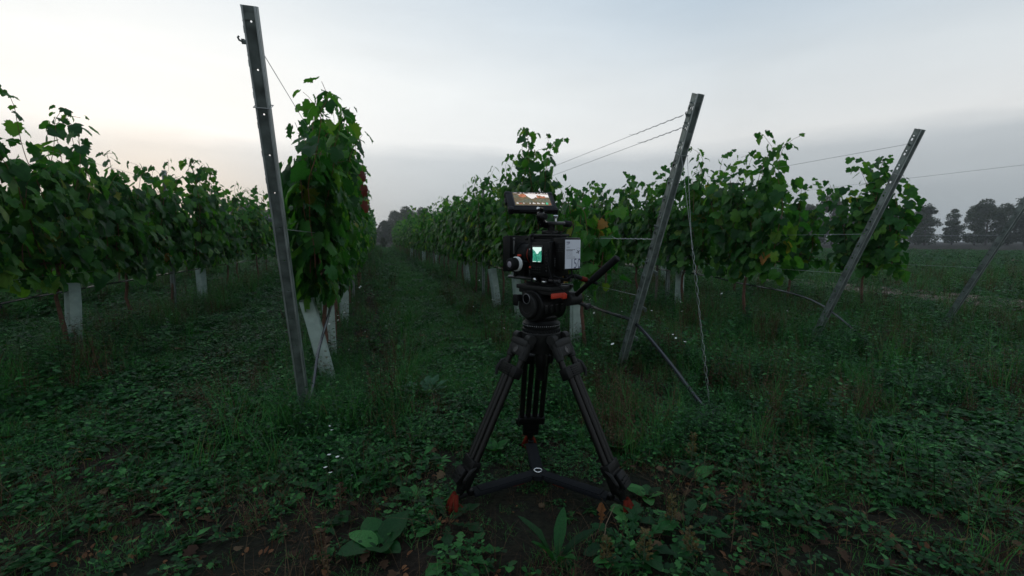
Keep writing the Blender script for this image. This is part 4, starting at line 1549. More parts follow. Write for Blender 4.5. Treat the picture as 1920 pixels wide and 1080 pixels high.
picture = flat(mon, 'screen', MONP, MS, [[(-sw, -sh, 0), (sw, -sh, 0), (sw, sh, 0), (-sw, sh, 0)]])


def sp(pts, w=0.0003): return [(x * sw, y * sh, w) for x, y in pts]


flat(picture, 'screen_sky', SKYW, Matrix(), [sp([(-.78, .72), (-.45, .60), (-.30, .62), (-.18, .30), (-.02, .02), (.12, .10), (.22, .30), (.34, .22), (.36, .5), (.52, .6), (.60, .38), (.75, .30), (.98, .28), (.98, .75), (.4, .80), (-.3, .82)])])
flat(picture, 'screen_red_leaves', MONR, Matrix(), [sp([(-.72, .62), (-.55, .75), (-.38, .80), (-.26, .62), (-.30, .35), (-.45, .20), (-.66, .28)], .0005), sp([(.28, .55), (.40, .62), (.44, .2), (.34, .12)], .0005), sp([(.50, .58), (.62, .42), (.74, .50), (.80, .22), (.58, .12), (.46, .25)], .0005)])
flat(picture, 'screen_grass', MONG, Matrix(), [sp([(-.95, -.55), (-.6, -.30), (-.30, .05), (-.12, -.05), (.0, -.30), (.10, -.62), (-.4, -.60)], .0004), sp([(.10, -.35), (.30, .0), (.6, .05), (.95, -.20), (.92, -.55), (.4, -.5)], .0004), sp([(-.98, .55), (-.72, .58), (-.70, .28), (-.88, .1), (-.98, .2)], .0004)])
flat(picture, 'screen_bar', UID, Matrix(), [sp([(-.98, .84), (.98, .84), (.98, .98), (-.98, .98)], .0004)])
ui = []
for x0, x1 in ((-.93, -.88), (-.84, -.78), (-.6, -.5), (-.40, -.34), (-.14, .02), (.04, .18), (.20, .28), (.40, .46), (.56, .70), (.76, .82), (.90, .97)):
    ui.append(sp([(x0, .86), (x1, .86), (x1, .97), (x0, .97)], .0007))
for x0, x1 in ((-.93, -.80), (-.55, -.50), (-.21, -.15), (-.04, .12), (.20, .36), (.46, .62)):
    ui.append(sp([(x0, -.80), (x1, -.80), (x1, -.66), (x0, -.66)], .0007))
    ui.append(sp([(x0 + .02, -.66), (x0 + .02 + (x1 - x0) * .5, -.66), (x0 + .02 + (x1 - x0) * .4, -.58), (x0 + .02, -.58)], .0007))
flat(picture, 'screen_readout', UIW, Matrix(), ui)
flat(picture, 'record_badge', UIG, Matrix(), [sp([(.70, -.86), (.82, -.86), (.82, -.62), (.76, -.52), (.70, -.62)], .0007)])
flat(picture, 'screen_readout', emis('screen_red_text', (.5, .12, .06), .8), Matrix(), [sp([(-.78, -.80), (-.62, -.80), (-.62, -.70), (-.78, -.70)], .0007), sp([(.86, -.84), (.97, -.84), (.97, -.72), (.86, -.72)], .0007)])

# ------------------------------------------------------------------ cables
def cable(pts, r, label, m=RUBBER, extra=None):
    q = []
    P_ = [Vector(p) for p in pts]
    for i in range(len(P_) - 1):
        p0, p1, p2, p3 = P_[max(i - 1, 0)], P_[i], P_[i + 1], P_[min(i + 2, len(P_) - 1)]
        for k in range(6):
            t = k / 6
            q.append(0.5 * ((2 * p1) + (p2 - p0) * t + (2 * p0 - 5 * p1 + 4 * p2 - p3) * t * t + (3 * p1 - p0 - 3 * p2 + p3) * t ** 3))
    q.append(P_[-1])
    t = rig('cable', label, 'cable')
    MB().tube(q, r, 8).build('lead', m, t)
    return t


cable([(0.0, -0.05, 0.030), (0.02, -0.09, 0.026), (0.05, -0.11, 0.060), (0.055, -0.12, 0.045), (0.05, -0.11, 0.012)], 0.0016, 'thin black cable arching above the battery top')
cable([(-0.076, -0.108, -0.03), (-0.080, -0.112, -0.09), (-0.075, -0.13, -0.145), (-0.05, -0.15, -0.18), (-0.02, -0.16, -0.205)], 0.0022, 'thin black cable hanging down behind the side screen')
cable([(0.005, -0.155, -0.115), (0.0, -0.16, -0.135), (-0.03, -0.155, -0.148), (-0.05, -0.13, -0.140), (-0.06, -0.105, -0.125)], 0.0026, 'black cable looping under the battery')
cable([(0.012, -0.150, -0.112), (0.014, -0.155, -0.13), (0.020, -0.165, -0.155)], 0.0022, 'short black cable hanging from the battery bottom')
ct = cable([(-0.01, -0.135, -0.142), (0.03, -0.150, -0.140), (0.06, -0.165, -0.152)], 0.0085, 'thick black plug lead with orange band under the battery')
MB().cyl((0.055, -0.163, -0.150), (0.078, -0.170, -0.156), 0.0098, n=14, bev=0.001).build('orange_band', ORANGE, ct)
MB().cyl((0.077, -0.170, -0.156), (0.125, -0.185, -0.172), 0.0065, n=12).build('plug', RUBBER, ct)
# ------------------------------------------------------------------ trees in the fog
def tree_meshes(seed, h, spread):
    rnd = np.random.default_rng(seed)
    r = random.Random(seed)
    b = MB()
    b.tube([(0, 0, -0.2), (0.05, 0, h * 0.3), (-0.05, 0.05, h * 0.6), (0, 0, h * 0.85)], [h * 0.022, h * 0.017, h * 0.010, h * 0.003], 7)
    clumps = []
    for k in range(int(22 + spread * 6)):
        z = h * r.uniform(0.10, 0.97)
        prof = math.sin(min(1, max(.05, (z / h + 0.12) / 1.13)) * math.pi) ** 0.6 * spread
        a = r.uniform(0, 6.28)
        d = prof * r.uniform(0.35, 1.0)
        c = Vector((math.cos(a) * d, math.sin(a) * d, z))
        clumps.append((c, h * r.uniform(0.05, 0.11)))
        b.tube([(0, 0, z * 0.72), tuple(c * 0.6 + Vector((0, 0, z * 0.32))), tuple(c)], [h * 0.006, h * 0.004, h * 0.0015], 4)
    tr = b.mesh('trunk', TREEBARK)
    Vs, Fs = [], []
    n0 = 0
    for c, rad in clumps:
        n = 170
        d = rnd.normal(size=(n, 3)); d /= np.linalg.norm(d, axis=1)[:, None]
        p = np.array(c) + d * rad * 1.35 * rnd.uniform(0.2, 1, (n, 1)) ** 0.5 * np.array([1.15, 1.15, 0.8])
        u = rnd.normal(size=(n, 3)); u /= np.linalg.norm(u, axis=1)[:, None]
        w = np.cross(u, rnd.normal(size=(n, 3))); w /= np.linalg.norm(w, axis=1)[:, None]
        s = rnd.uniform(0.10, 0.24, (n, 1)) * h / 8
        V = np.stack([p - u * s, p + w * s * 0.6, p + u * s, p - w * s * 0.6], 1).reshape(-1, 3)
        i = np.arange(n)[:, None] * 4 + n0
        Fs.append(np.concatenate([i + [0, 1, 2], i + [0, 2, 3]]))
        Vs.append(V); n0 += 4 * n
    return tr, np_mesh('crown', np.vstack(Vs), np.vstack(Fs), TREELEAF)


TREES = [tree_meshes(40 + k, 8, (1.6, 2.2, 2.8, 2.0, 1.3)[k]) for k in range(5)]
TR = random.Random(3)


def tree(x, y, s, k, label):
    t = thing('tree', label, 'tree', (x, y, 0), TR.uniform(0, 6.28), 'misty trees at the far edge of the vineyard', s)
    link('trunk', TREES[k % 5][0], t)
    link('crown', TREES[k % 5][1], t)


# bearing from +Y (deg), distance, scale
spots = []
for k in range(100):
    bearing = -46 + k * 1.2 + TR.uniform(-.6, .6)
    if bearing > 72: break
    dist = TR.uniform(104, 135)
    spots.append((bearing, dist, TR.uniform(0.72, 1.15)))
for k in range(9):                                         # the nearer wood just right of the end of the path
    spots.append((0.2 + k * 0.62 + TR.uniform(-.2, .2), TR.uniform(105, 130), 0.62 + 0.045 * k + TR.uniform(-.04, .04)))
for k, (be, di, s) in enumerate(spots):
    tx = 'pale fogged tree in the far row behind the vineyard' if di > 121 else 'darker misty tree of the far row behind the vineyard' if k < 100 and di > 100 else 'misty tree in the small wood beyond the end of the path'
    tree(math.sin(R(be)) * di, math.cos(R(be)) * di, s, k, tx)
# dark bush that closes the path
for bx, by, bs, lab in ((-0.9, 58, .20, 'low dark bush at the far left end of the grass path'), (0.7, 60, .17, 'smaller dark bush at the far right end of the grass path')):
    t = thing('bush', lab, 'bush', (bx, by, -.1), bx, 'bushes closing the far end of the path', bs)
    link('stem', TREES[2][0], t); link('crown', TREES[2][1], t)

BROWNLEAF = leaf_mat('dead_leaf', [(0, (.14, .055, .025)), (1, (.24, .11, .05))])
# ------------------------------------------------------------------ ground cover (stuff)
SRC = {}


def blades(rnd, n, h0, h1, w, lean, spread, seg=3):
    Vs, Fs = [], []
    o = 0
    for k in range(n):
        a = rnd.uniform(0, 6.28)
        r0 = spread * math.sqrt(rnd.random())
        b0 = rnd.uniform(0, 6.28)
        x0, y0 = r0 * math.cos(b0), r0 * math.sin(b0)
        h = rnd.uniform(h0, h1)
        l = lean * rnd.uniform(0.3, 1.3)
        dx, dy = math.cos(a), math.sin(a)
        for i in range(seg + 1):
            t = i / seg
            off = l * h * t * t
            z = h * t * (1 - 0.35 * l * t)
            ww = w * (1 - t) ** 0.7 * rnd.uniform(.9, 1.1) * 0.5
            cx, cy = x0 + dx * off, y0 + dy * off
            if i < seg:
                Vs += [(cx - dy * ww, cy + dx * ww, z), (cx + dy * ww, cy - dx * ww, z)]
            else:
                Vs += [(cx, cy, z)]
        for i in range(seg - 1):
            q = o + i * 2
            Fs += [(q, q + 1, q + 3), (q, q + 3, q + 2)]
        q = o + (seg - 1) * 2
        Fs += [(q, q + 1, q + 2)]
        o = len(Vs)
    return np.array(Vs), np.array(Fs)


def blade_leaf(kind, rnd):
    """small weed leaf along +Y, unit length"""
    if kind == 'round':
        P = [(0.0, 0.0), (.25, .25), (.42, .55), (.35, .85), (0, 1.0), (-.35, .85), (-.42, .55), (-.25, .25)]
    elif kind == 'lobed':
        P = [(0, 0), (.10, .15), (.34, .22), (.20, .36), (.46, .50), (.28, .62), (.36, .82), (0, 1), (-.36, .82), (-.28, .62), (-.46, .5), (-.20, .36), (-.34, .22), (-.10, .15)]
    elif kind == 'lance':
        P = [(0, 0), (.08, .2), (.16, .45), (.12, .75), (0, 1), (-.12, .75), (-.16, .45), (-.08, .2)]
    else:
        P = [(0, 0), (.2, .1), (.33, .4), (.24, .75), (0, 1), (-.24, .75), (-.33, .4), (-.2, .1)]
    P = np.array(P) * (1 + np.array([[rnd.gauss(0, .06), rnd.gauss(0, .03)] for _ in P]))
    c = np.array([[0, .5]])
    A = np.vstack([c, P])
    z = 0.22 * np.abs(A[:, 0]) - rnd.uniform(.1, .5) * A[:, 1] ** 2 * .6
    n = len(P)
    return np.column_stack([A, z]), np.array([(0, 1 + i, 1 + (i + 1) % n) for i in range(n)])


def weed(rnd, kind, stems, h, ls, leaves_per, spread, lean=.5):
    Vs, Fs, o = [], [], 0
    SV, SF = [], []
    for s in range(stems):
        a = rnd.uniform(0, 6.28)
        r0 = spread * math.sqrt(rnd.random())
        base = Vector((r0 * math.cos(a), r0 * math.sin(a), 0))
        d = Vector((math.cos(a) * lean * rnd.random(), math.sin(a) * lean * rnd.random(), 1)).normalized()
        hh = h * rnd.uniform(.5, 1.1)
        top = base + d * hh
        pd = Vector((-d.y, d.x, 0)); pd = pd.normalized() if pd.length > .01 else Vector((1, 0, 0))
        q = o
        w = 0.0016 + hh * 0.002
        Vs.append(np.array([base - pd * w, base + pd * w, top])); Fs.append(np.array([(o, o + 1, o + 2)])); o += 3
        for l in range(leaves_per):
            t = (l + 1) / leaves_per if leaves_per > 3 else 1.0
            t = min(1, max(.15, t + rnd.gauss(0, .05)))
            p = base + d * hh * t
            b0 = rnd.uniform(0, 6.28) if leaves_per > 3 else l * 6.28 / leaves_per + a
            y = Vector((math.cos(b0), math.sin(b0), rnd.uniform(-.1, .6)))
            M = np.array(frame(y, Vector((rnd.gauss(0, .3), rnd.gauss(0, .3), 1)), p, ls * rnd.uniform(.6, 1.2) * (1.15 - .5 * t if leaves_per > 3 else 1)))
            V, F = blade_leaf(kind, rnd)
            Vs.append(V @ M[:3, :3].T + M[:3, 3]); Fs.append(F + o); o += len(V)
    return np.vstack(Vs), np.vstack(Fs)


def source(kind, meshes):
    c = bpy.data.collections.new(kind + '_pieces')
    for k, (V, F, m) in enumerate(meshes):
        o = bpy.data.objects.new(f'{kind}_{chr(97 + k)}', np_mesh(kind, V, F, m))
        c.objects.link(o)
    SRC[kind] = (c, len(meshes))


g_ = random.Random(77)
source('short_grass', [(*blades(g_, 46, .018, .060, .0026, 1.1, .08), GRASSGREEN) for _ in range(4)])
source('tall_grass', [(*blades(g_, 26, .12, .32, .0036, .7, .07, 4), GRASSGREEN) for _ in range(4)])
source('dry_grass', [(*blades(g_, 18, .06, .26, .003, 1.1, .09, 4), DRYWEED) for _ in range(3)])
source('clover', [(*weed(g_, 'round', 34, .038, .014, 3, .085), WEEDGREEN) for _ in range(3)] + [(*weed(g_, 'oval', 26, .036, .020, 3, .085), WEEDGREEN) for _ in range(2)])
source('leafy_weed', [(*weed(g_, 'lobed', 14, .055, .030, 3, .07, .8), WEEDGREEN) for _ in range(2)] + [(*weed(g_, 'lance', 12, .03, .055, 3, .03, 1.2), WEEDGREEN) for _ in range(2)] + [(*weed(g_, 'oval', 10, .08, .030, 5, .06, .7), WEEDGREEN)])
source('tall_weed', [(*weed(g_, 'oval', 6, .30, .030, 16, .08, .4), WEEDGREEN) for _ in range(2)] + [(*weed(g_, 'lance', 6, .36, .042, 18, .07, .4), WEEDGREEN) for _ in range(2)] + [(*weed(g_, 'lobed', 5, .26, .045, 13, .07, .5), WEEDGREEN)])
source('dry_weed', [(*weed(g_, 'lance', 7, .36, .020, 22, .07, .4), DRYWEED) for _ in range(3)])


source('fallen_leaf', [(*weed(g_, 'oval', 7, .008, .030, 1, .12, 2.5), BROWNLEAF), (*weed(g_, 'lance', 8, .008, .045, 1, .12, 2.5), DRYWEED), (*weed(g_, 'lobed', 5, .010, .05, 1, .12, 2.5), DRYWEED)])


def vnoise(x, y, s, z=0.0):
    return 0.5 + 0.5 * noise.noise(Vector((x * s, y * s, z)))


def scatter(name, kind, pts):
    """pts: list of (x, y, scale). One object; copies by geometry nodes."""
    col, n = SRC[kind]
    r = np.random.default_rng(len(pts))
    me = bpy.data.meshes.new(name)
    P = np.array([(x, y, gz(x, y) - 0.004) for x, y, s in pts], np.float32)
    me.vertices.add(len(P))
    me.vertices.foreach_set('co', P.ravel())
    a = me.attributes.new('size', 'FLOAT', 'POINT'); a.data.foreach_set('value', np.array([s for _, _, s in pts], np.float32))
    a = me.attributes.new('turn', 'FLOAT_VECTOR', 'POINT')
    rot = np.column_stack([r.normal(0, .12, len(P)), r.normal(0, .12, len(P)), r.uniform(0, 6.283, len(P))]).astype(np.float32)
    a.data.foreach_set('vector', rot.ravel())
    a = me.attributes.new('pick', 'INT', 'POINT'); a.data.foreach_set('value', r.integers(0, n, len(P)).astype(np.int32))
    o = link(name, me)
    ng = bpy.data.node_groups.new(name, 'GeometryNodeTree')
    ng.interface.new_socket('Geometry', in_out='INPUT', socket_type='NodeSocketGeometry')
    ng.interface.new_socket('Geometry', in_out='OUTPUT', socket_type='NodeSocketGeometry')
    gi, go = ng.nodes.new('NodeGroupInput'), ng.nodes.new('NodeGroupOutput')
    ip = ng.nodes.new('GeometryNodeInstanceOnPoints')
    ci = ng.nodes.new('GeometryNodeCollectionInfo')
    ci.inputs['Collection'].default_value = col
    ci.inputs['Separate Children'].default_value = True
    ci.inputs['Reset Children'].default_value = True
    ip.inputs['Pick Instance'].default_value = True

    def attr(nm, ty):
        q = ng.nodes.new('GeometryNodeInputNamedAttribute')
        q.data_type = ty
        q.inputs['Name'].default_value = nm
        return [s for s in q.outputs if s.name == 'Attribute' and s.enabled][0]
    lk = ng.links.new
    lk(gi.outputs[0], ip.inputs['Points'])
    lk(ci.outputs[0], ip.inputs['Instance'])
    lk(attr('pick', 'INT'), ip.inputs['Instance Index'])
    er_ = ng.nodes.new('FunctionNodeEulerToRotation')
    lk(attr('turn', 'FLOAT_VECTOR'), er_.inputs[0])
    lk(er_.outputs[0], ip.inputs['Rotation'])
    lk(attr('size', 'FLOAT'), ip.inputs['Scale'])
    lk(ip.outputs[0], go.inputs[0])
    md = o.modifiers.new('scatter', 'NODES')
    md.node_group = ng
    return tag(o, kind='stuff')


def rowdist(x): return min(abs(x - r - .12) for r in ROWS)


def r_d(x, y): return x * math.sin(.29) + y * math.cos(.29)


def bare(x, y):
    """0..1: how bare the earth is here"""
    b_ = 0.0
    def blob(cx, cy, rx, ry, a):
        return a * math.exp(-((x - cx) / rx) ** 2 - ((y - cy) / ry) ** 2)
    b_ += blob(1.10, 1.45, .26, .16, 1.2) + blob(0.42, 1.22, .22, .18, .8) + blob(0.62, 1.45, .20, .14, .45) + blob(-0.05, 5.3, .22, 1.9, .9) + blob(-0.12, 8.2, .2, 1.6, .7)
    b_ += (max(0, 1 - max(0, r_d(x, y) - 1.3) / .85) * 1.35) * (.45 + 1.0 * vnoise(x, y, 3.1, 7))
    b_ += 1.1 * max(0, vnoise(x, y, 1.9, 4) - .60) / .40 * (1.3 if y < 2.6 else .6)
    return min(1, b_)


sr = random.Random(5)
lists = {k: [] for k in SRC}
bands = [(0.35, 1.75, 620, .9), (1.75, 2.4, 850, .9), (2.4, 4.0, 600, 1.0), (4.0, 8.0, 240, 1.2), (8.0, 18.0, 80, 1.6), (18, 60, 9, 2.6)]
for r0, r1, dens, sc in bands:
    area = math.pi * (r1 * r1 - r0 * r0) * (150 / 360)
    for k in range(int(area * dens)):
        r = math.sqrt(sr.uniform(r0 * r0, r1 * r1))
        a = YAW + R(sr.uniform(-75, 75))
        x, y = r * math.sin(a), r * math.cos(a)
        if 8.5 < x < 10.1 and y > 2 and (abs(x - 9.3) > .3 or sr.random() < .5) and sr.random() < .8: continue
        bz = bare(x, y)
        rd = rowdist(x)
        lane = 0.05 < x < 1.15 and y > 2.8
        side = any(-.42 < x - q < .04 for q in (RX,)) or any(-.04 < x - q < .40 for q in (LX,))
        inrow = math.exp(-(rd / 0.38) ** 2) * (1 if y > 2.4 else 0.2)
        patch = vnoise(x, y, 1.3, 1)
        patch2 = vnoise(x, y, 2.6, 9)
        dry = vnoise(x, y, 1.7, 20)
        s = sc * sr.uniform(.75, 1.3)
        if math.hypot(x - HUB.x, y - HUB.y) < .42: s *= .6
        u = sr.random()
        if sr.random() < bz * 0.93:
            if u < .10: lists['dry_grass'].append((x, y, s * .7))
            elif u > .86: lists['fallen_leaf'].append((x, y, s * .8))
            elif u < .2: lists['short_grass'].append((x, y, s * .7))
            continue
        if abs(x - 1.8) < .28 and 1.8 < y < 2.95: s *= .55
        if side and 2.6 < y < 11:
            s *= .55
        if sr.random() < inrow * 0.75:
            if dry > .52 and u < .42: lists['dry_weed'].append((x, y, s * sr.uniform(.5, .95)))
            elif u < .58: lists['tall_weed'].append((x, y, s * sr.uniform(.4, .95)))
            elif u < .82: lists['tall_grass'].append((x, y, s * .95))
            else: lists['leafy_weed'].append((x, y, s * 1.1))
            continue
        right_rough = 1 if (x > 1.0 and 1.7 < y < 9) else 0
        if right_rough and sr.random() < .22:
            lists['dry_weed' if dry > .5 else 'tall_weed'].append((x, y, s * sr.uniform(.35, .9)))
        elif math.hypot(x - 1.8, y - 3.1) < .5 and u < .6: lists['dry_weed' if u < .2 else 'tall_weed'].append((x, y, s * sr.uniform(.7, 1.15)))
        elif right_rough and u < .13:
            lists['tall_grass'].append((x, y, s * sr.uniform(.6, 1.0)))
        elif lane and u < .55: lists['short_grass'].append((x, y, s * 1.15))
        elif patch2 > .60 and u < .75: lists['clover'].append((x, y, s * sr.choice((.7, .9, 1.2, 1.5) if r < 4 else (1.0,))))
        elif patch > .54 and u < .50: lists['leafy_weed'].append((x, y, s * sr.uniform(.6, 1.15)))
        elif dry > .66 and u < .14: lists['dry_grass'].append((x, y, s * .8))
        elif u < .04: lists['dry_weed'].append((x, y, s * .45))
        elif u < .06: lists['fallen_leaf'].append((x, y, s))
        elif u < .085: lists['tall_grass'].append((x, y, s * .5))
        elif u < .50: lists['clover'].append((x, y, s * (1 if r < 2.6 else .8)))
        elif u < .66: lists['leafy_weed'].append((x, y, s * .8))
        else: lists['short_grass'].append((x, y, s * 1.1))
names = {'short_grass': 'grass', 'tall_grass': 'tall_grass', 'dry_grass': 'dry_grass', 'clover': 'clover', 'leafy_weed': 'leafy_weeds', 'tall_weed': 'tall_weeds', 'dry_weed': 'dry_weeds', 'fallen_leaf': 'fallen_leaves'}
for k, p in lists.items():
    scatter(names[k], k, p)
print('cover', {k: len(v) for k, v in lists.items()})


# ------------------------------------------------------------------ single plants one can point at
def big_leaf(outline, rnd, fold=.18, droop=.3, wave=.03):
    P = np.array(outline, float)
    n = len(P)
    mid = P * np.array([.5, 1]) * .98 + np.array([0, .01])
    ys = np.linspace(0.02, .98, 6)
    A = np.vstack([P, mid])
    x, y = A[:, 0], A[:, 1]
    z = fold * np.abs(x) - droop * y * y + wave * np.sin(y * 14 + x * 9)
    F = []
    for i in range(n):
        j = (i + 1) % n
        F += [(i, j, n + j), (i, n + j, n + i)]
    c = len(A)
    A = np.vstack([A, [[0, .5]]]); z = np.append(z, -droop * .25)
    for i in range(n): F.append((n + i, n + (i + 1) % n, c))
    return np.column_stack([A, z]), np.array(F)


def mirror(h): return h + [(-x, y) for x, y in reversed(h) if abs(x) > 1e-6]


DOCK = mirror([(0, 0), (.10, -.03), (.26, .06), (.36, .22), (.38, .42), (.31, .66), (.17, .87), (0, 1)])
DANDY = mirror([(0, 0), (.02, .12), (.06, .20), (.03, .26), (.11, .36), (.04, .42), (.16, .54), (.07, .60), (.20, .74), (.13, .82), (.10, .92), (0, 1)])
LANCE = mirror([(0, 0), (.05, .12), (.10, .30), (.135, .52), (.11, .74), (.06, .9), (0, 1)])
bl = random.Random(9)
BIG = {k: [np_mesh('leaf', *big_leaf(o_, bl, *p), m, True) for _ in range(2)] for k, o_, p, m in (
    ('dock', DOCK, (.16, .30, .03), WEEDGREEN), ('dandy', DANDY, (.25, .32, .02), WEEDGREEN), ('lance', LANCE, (.45, .30, .015), WEEDGREEN), ('dead', DANDY, (.5, .15, .03), DRYWEED), ('pale', DANDY, (.25, .35, .03), leaf_mat('pale_leaf', [(0, (.035, .10, .05)), (1, (.075, .17, .085))], trans=.2)))}


def rosette(name, label, cat, x, y, kind, n, ln, up=(.3, .9), a0=0.0, arc=6.28, group=None, seed=1):
    r = random.Random(seed)
    t = thing(name, label, cat, (x, y, gz(x, y)), 0, group)
    for k in range(n):
        a = a0 + arc * (k + r.uniform(-.3, .3)) / n
        e = r.uniform(*up)
        M = frame(Vector((math.cos(a), math.sin(a), e)), Vector((-math.cos(a) * e, -math.sin(a) * e, 1)), Vector((math.cos(a) * .012, math.sin(a) * .012, .01)), ln * r.uniform(.7, 1.1))
        link('leaf', BIG[kind][k % 2], t, M)
    return t


def gpt(px, py):
    d = FW + RT * ((px - 960) / FPX) - UP * ((py - 540) / FPX)
    return EYE + d * (-1.0 / d.z)


def rp(px, py): p = gpt(px, py); return p.x, p.y


rosette('dock_plant', 'dark green broad leaved weed in the lower left foreground', 'weed', *rp(712, 1030), 'dock', 7, .125, (.35, 1.0), seed=2)
rosette('dock_plant', 'small broad leaved weed left of the front tripod foot', 'weed', *rp(772, 940), 'dock', 5, .075, (.3, .8), seed=3)
rosette('lance_weed', 'upright lance leaved weed at the bottom centre of the foreground', 'weed', *rp(1043, 1058), 'lance', 5, .175, (1.3, 3.0), seed=4)
rosette('dandelion', 'jagged dandelion leaves right of the dead brown leaf', 'weed', *rp(1185, 1025), 'dandy', 8, .17, (.2, .7), seed=5)
rosette('dandelion', 'dandelion rosette in front of the orange left tripod foot', 'weed', *rp(838, 985), 'dandy', 7, .13, (.25, .8), seed=6)
rosette('dandelion', 'flat dandelion rosette in the lower left corner', 'weed', *rp(862, 1050), 'dandy', 8, .12, (.2, .7), seed=7)
rosette('dock_plant', 'round leaved weed beside the right tripod foot', 'weed', *rp(1212, 935), 'dock', 7, .075, (.4, 1.2), seed=8)
rosette('dock_plant', 'leafy weed right of the tripod near its right leg', 'weed', *rp(1160, 850), 'dock', 7, .10, (.6, 1.6), seed=9)
rosette('dandelion', 'dandelion leaves at the right edge of the foreground', 'weed', *rp(1285, 1000), 'dandy', 7, .13, (.3, .9), seed=10)
rosette('dock_plant', 'large leaf clump on the ground at the right edge beneath the guy wire', 'weed', *rp(1300, 905), 'dock', 4, .085, (.5, 1.2), seed=11)
rosette('pale_weed', 'pale green leafy clump on the ground between left row and tripod', 'weed', *rp(800, 745), 'pale', 14, .16, (.6, 1.8), seed=12)
rosette('dock_plant', 'broad leaved weed behind the left tripod leg', 'weed', *rp(925, 850), 'dock', 5, .085, (.6, 1.5), seed=13)
# the dead brown leaf standing up, and a bent twig
x, y = rp(1127, 992)
t = thing('dead_leaf', 'upright dead orange brown leaf near the right spreader arm', 'leaf', (x, y, gz(x, y)))
o = link('blade', np_mesh('blade', *big_leaf(DANDY, bl, .5, .12, .04), BROWNLEAF, True), t, frame(Vector((.05, .1, 1)), Vector((-.5, -1, .1)), Vector((0, 0, .012)), .085))
MB().tube([(0, 0, -.01), (0.002, 0, .02)], .0012, 5).build('stalk', TWIG, t)
p, q = gpt(1130, 1028), at(1152, 948, 1.52)
tag(link('twig', MB().tube([(p.x, p.y, -.01), tuple(p.lerp(q, .5) + Vector((-.01, 0, .01))), tuple(q)], [.0016, .0014, .0008], 5).mesh('twig', TWIG)), 'thin pale dry stalk slanting up beside the dead brown leaf', 'stalk')


def spike(name, label, x, y, h, m, seed, group=None, cat='weed'):
    """upright seed spike of small knobbly bits"""
    r = random.Random(seed)
    t = thing(name, label, cat, (x, y, gz(x, y)), r.uniform(0, 6.28), group)
    lean = Vector((r.gauss(0, .12), r.gauss(0, .12), 1)).normalized()
    MB().tube([(0, 0, -.01), tuple(lean * h * .5), tuple(lean * h)], [.0022, .0018, .001], 5).build('stem', STEM, t)
    Vs, Fs, o = [], [], 0
    for k in range(130):
        z = r.uniform(.35, 1.0) * h
        wd = .016 * (1.2 - z / h) * 1.6 + .003
        a = r.uniform(0, 6.28)
        p = lean * z + Vector((math.cos(a), math.sin(a), 0)) * wd * r.uniform(.2, 1)
        V, F = blade_leaf('oval', r)
        M = np.array(frame(Vector((math.cos(a), math.sin(a), r.uniform(.2, 1.5))), Vector((r.gauss(0, .5), r.gauss(0, .5), 1)), p, r.uniform(.006, .013)))
        Vs.append(V @ M[:3, :3].T + M[:3, 3]); Fs.append(F + o); o += len(V)
    link('seed_head', np_mesh('seed_head', np.vstack(Vs), np.vstack(Fs), m), t)['kind'] = 'stuff'
    for k in range(5):
        a = r.uniform(0, 6.28)
        link('leaf', BIG['dock'][k % 2], t, frame(Vector((math.cos(a), math.sin(a), .4)), Vector((0, 0, 1)), lean * h * r.uniform(.1, .4), r.uniform(.03, .05)))
    return t


OLIVE = leaf_mat('seed_olive', [(0, (.075, .06, .022)), (1, (.12, .09, .03))], trans=.15)
for k, (px, py, h, m, lab_) in enumerate([
        (640, 985, .16, DRYWEED, 'reddish brown seed spike in the lower left foreground'),
        (1205, 1075, .13, OLIVE, 'olive seed spike at the bottom edge right of the lance leaved weed'),
        (1140, 1075, .11, OLIVE, 'brown green seed spike at the bottom edge beside the lance leaved weed'),
        (1262, 1000, .13, OLIVE, 'olive seed spike standing in front of the guy wire foot'),
        (1295, 880, .15, OLIVE, 'tall olive seed spike at the right edge'),
        (1302, 1060, .12, OLIVE, 'olive seed spike in the lower right corner'),
        (608, 1062, .10, DRYWEED, 'short brown seed spike in the lower left corner')]):
    spike('seed_spike', lab_, *rp(px, py), h, m, 30 + k, 'seed spikes in the foreground')

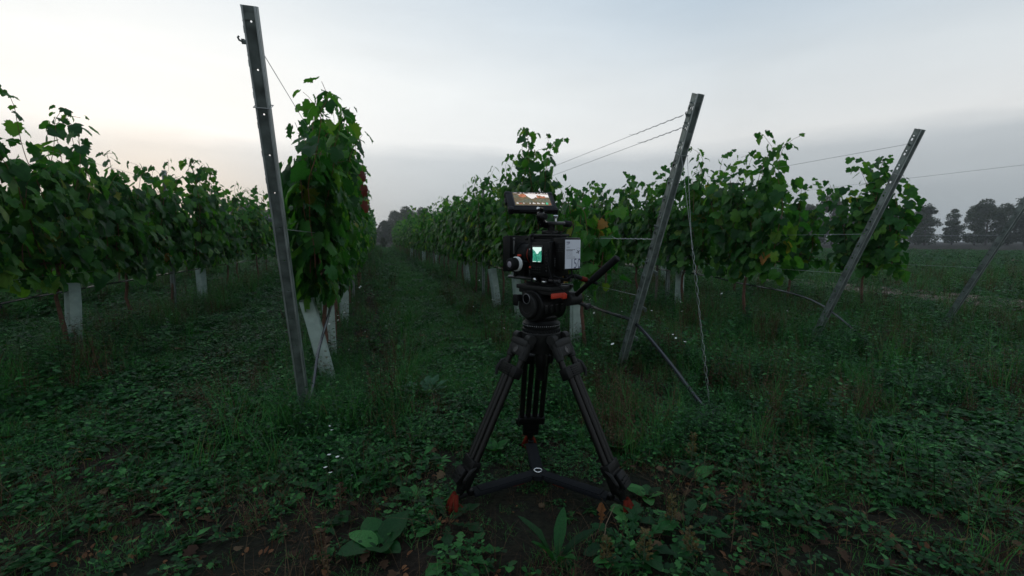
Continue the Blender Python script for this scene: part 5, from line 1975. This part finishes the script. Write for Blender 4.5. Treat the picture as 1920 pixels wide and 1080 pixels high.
# small white flowers
b = MB()
fl_ = random.Random(4)
for k in range(6):
    a = k * math.pi / 3
    d = Vector((math.cos(a), math.sin(a), .25))
    s = Vector((-math.sin(a), math.cos(a), 0))
    b.add([(0, 0, 0), tuple(d * .006 + s * .0035), tuple(d * .010), tuple(d * .006 - s * .0035)], [(0, 1, 2, 3)])
b.lathe((0, 0, -.001), (0, 0, 1), [(0, .0018), (.003, .002), (.004, .001)], 8)
BLOOM = b.mesh('blossom', PETAL)
BLOOM2 = BLOOM.copy(); BLOOM2.materials.clear(); BLOOM2.materials.append(LILAC)
FSTEM = MB().tube([(0, 0, -.01), (.006, .003, .16), (0, .006, .33)], [.0016, .0013, .0008], 4).mesh('stem', STEM)


def flower(x, y, h, label, group, me=BLOOM, s=1.0):
    t = thing('wildflower', label, 'wildflower', (x, y, gz(x, y)), fl_.uniform(0, 6.28), group)
    M = Matrix.Diagonal((1, 1, h / .33, 1))
    link('stem', FSTEM, t, M)
    link('blossom', me, t, Matrix.Translation((0, .006, h)) @ Matrix.Rotation(fl_.gauss(0, .5), 4, 'X') @ Matrix.Scale(s, 4))


for k in range(70):
    u = fl_.random()
    x = 1.9 + fl_.gauss(0, .45)
    y = fl_.uniform(2.4, 6.5) + (0 if u < .8 else 2)
    flower(x, y, fl_.uniform(.22, .5), 'tiny white wildflower among tall weeds under the right vine row', 'white wildflowers', s=fl_.uniform(.7, 1.35))
for k in range(14):
    x = LX + fl_.gauss(.1, .12)
    flower(x, fl_.uniform(3.2, 7), fl_.uniform(.2, .4), 'tiny white wildflower among weeds under the left vine row', 'white wildflowers', s=fl_.uniform(.8, 1.3))
for k, (px, py) in enumerate([(618, 790), (624, 800), (620, 850), (632, 868), (614, 880), (645, 872), (622, 905)]):
    x, y = rp(px, py + 40)
    flower(x, y, fl_.uniform(.07, .13), 'white wildflower in the dark weeds of the left foreground', 'white wildflowers of the left foreground', s=.9)
flower(*rp(660, 935), .10, 'single lilac wildflower in the left foreground', None, BLOOM2, .8)
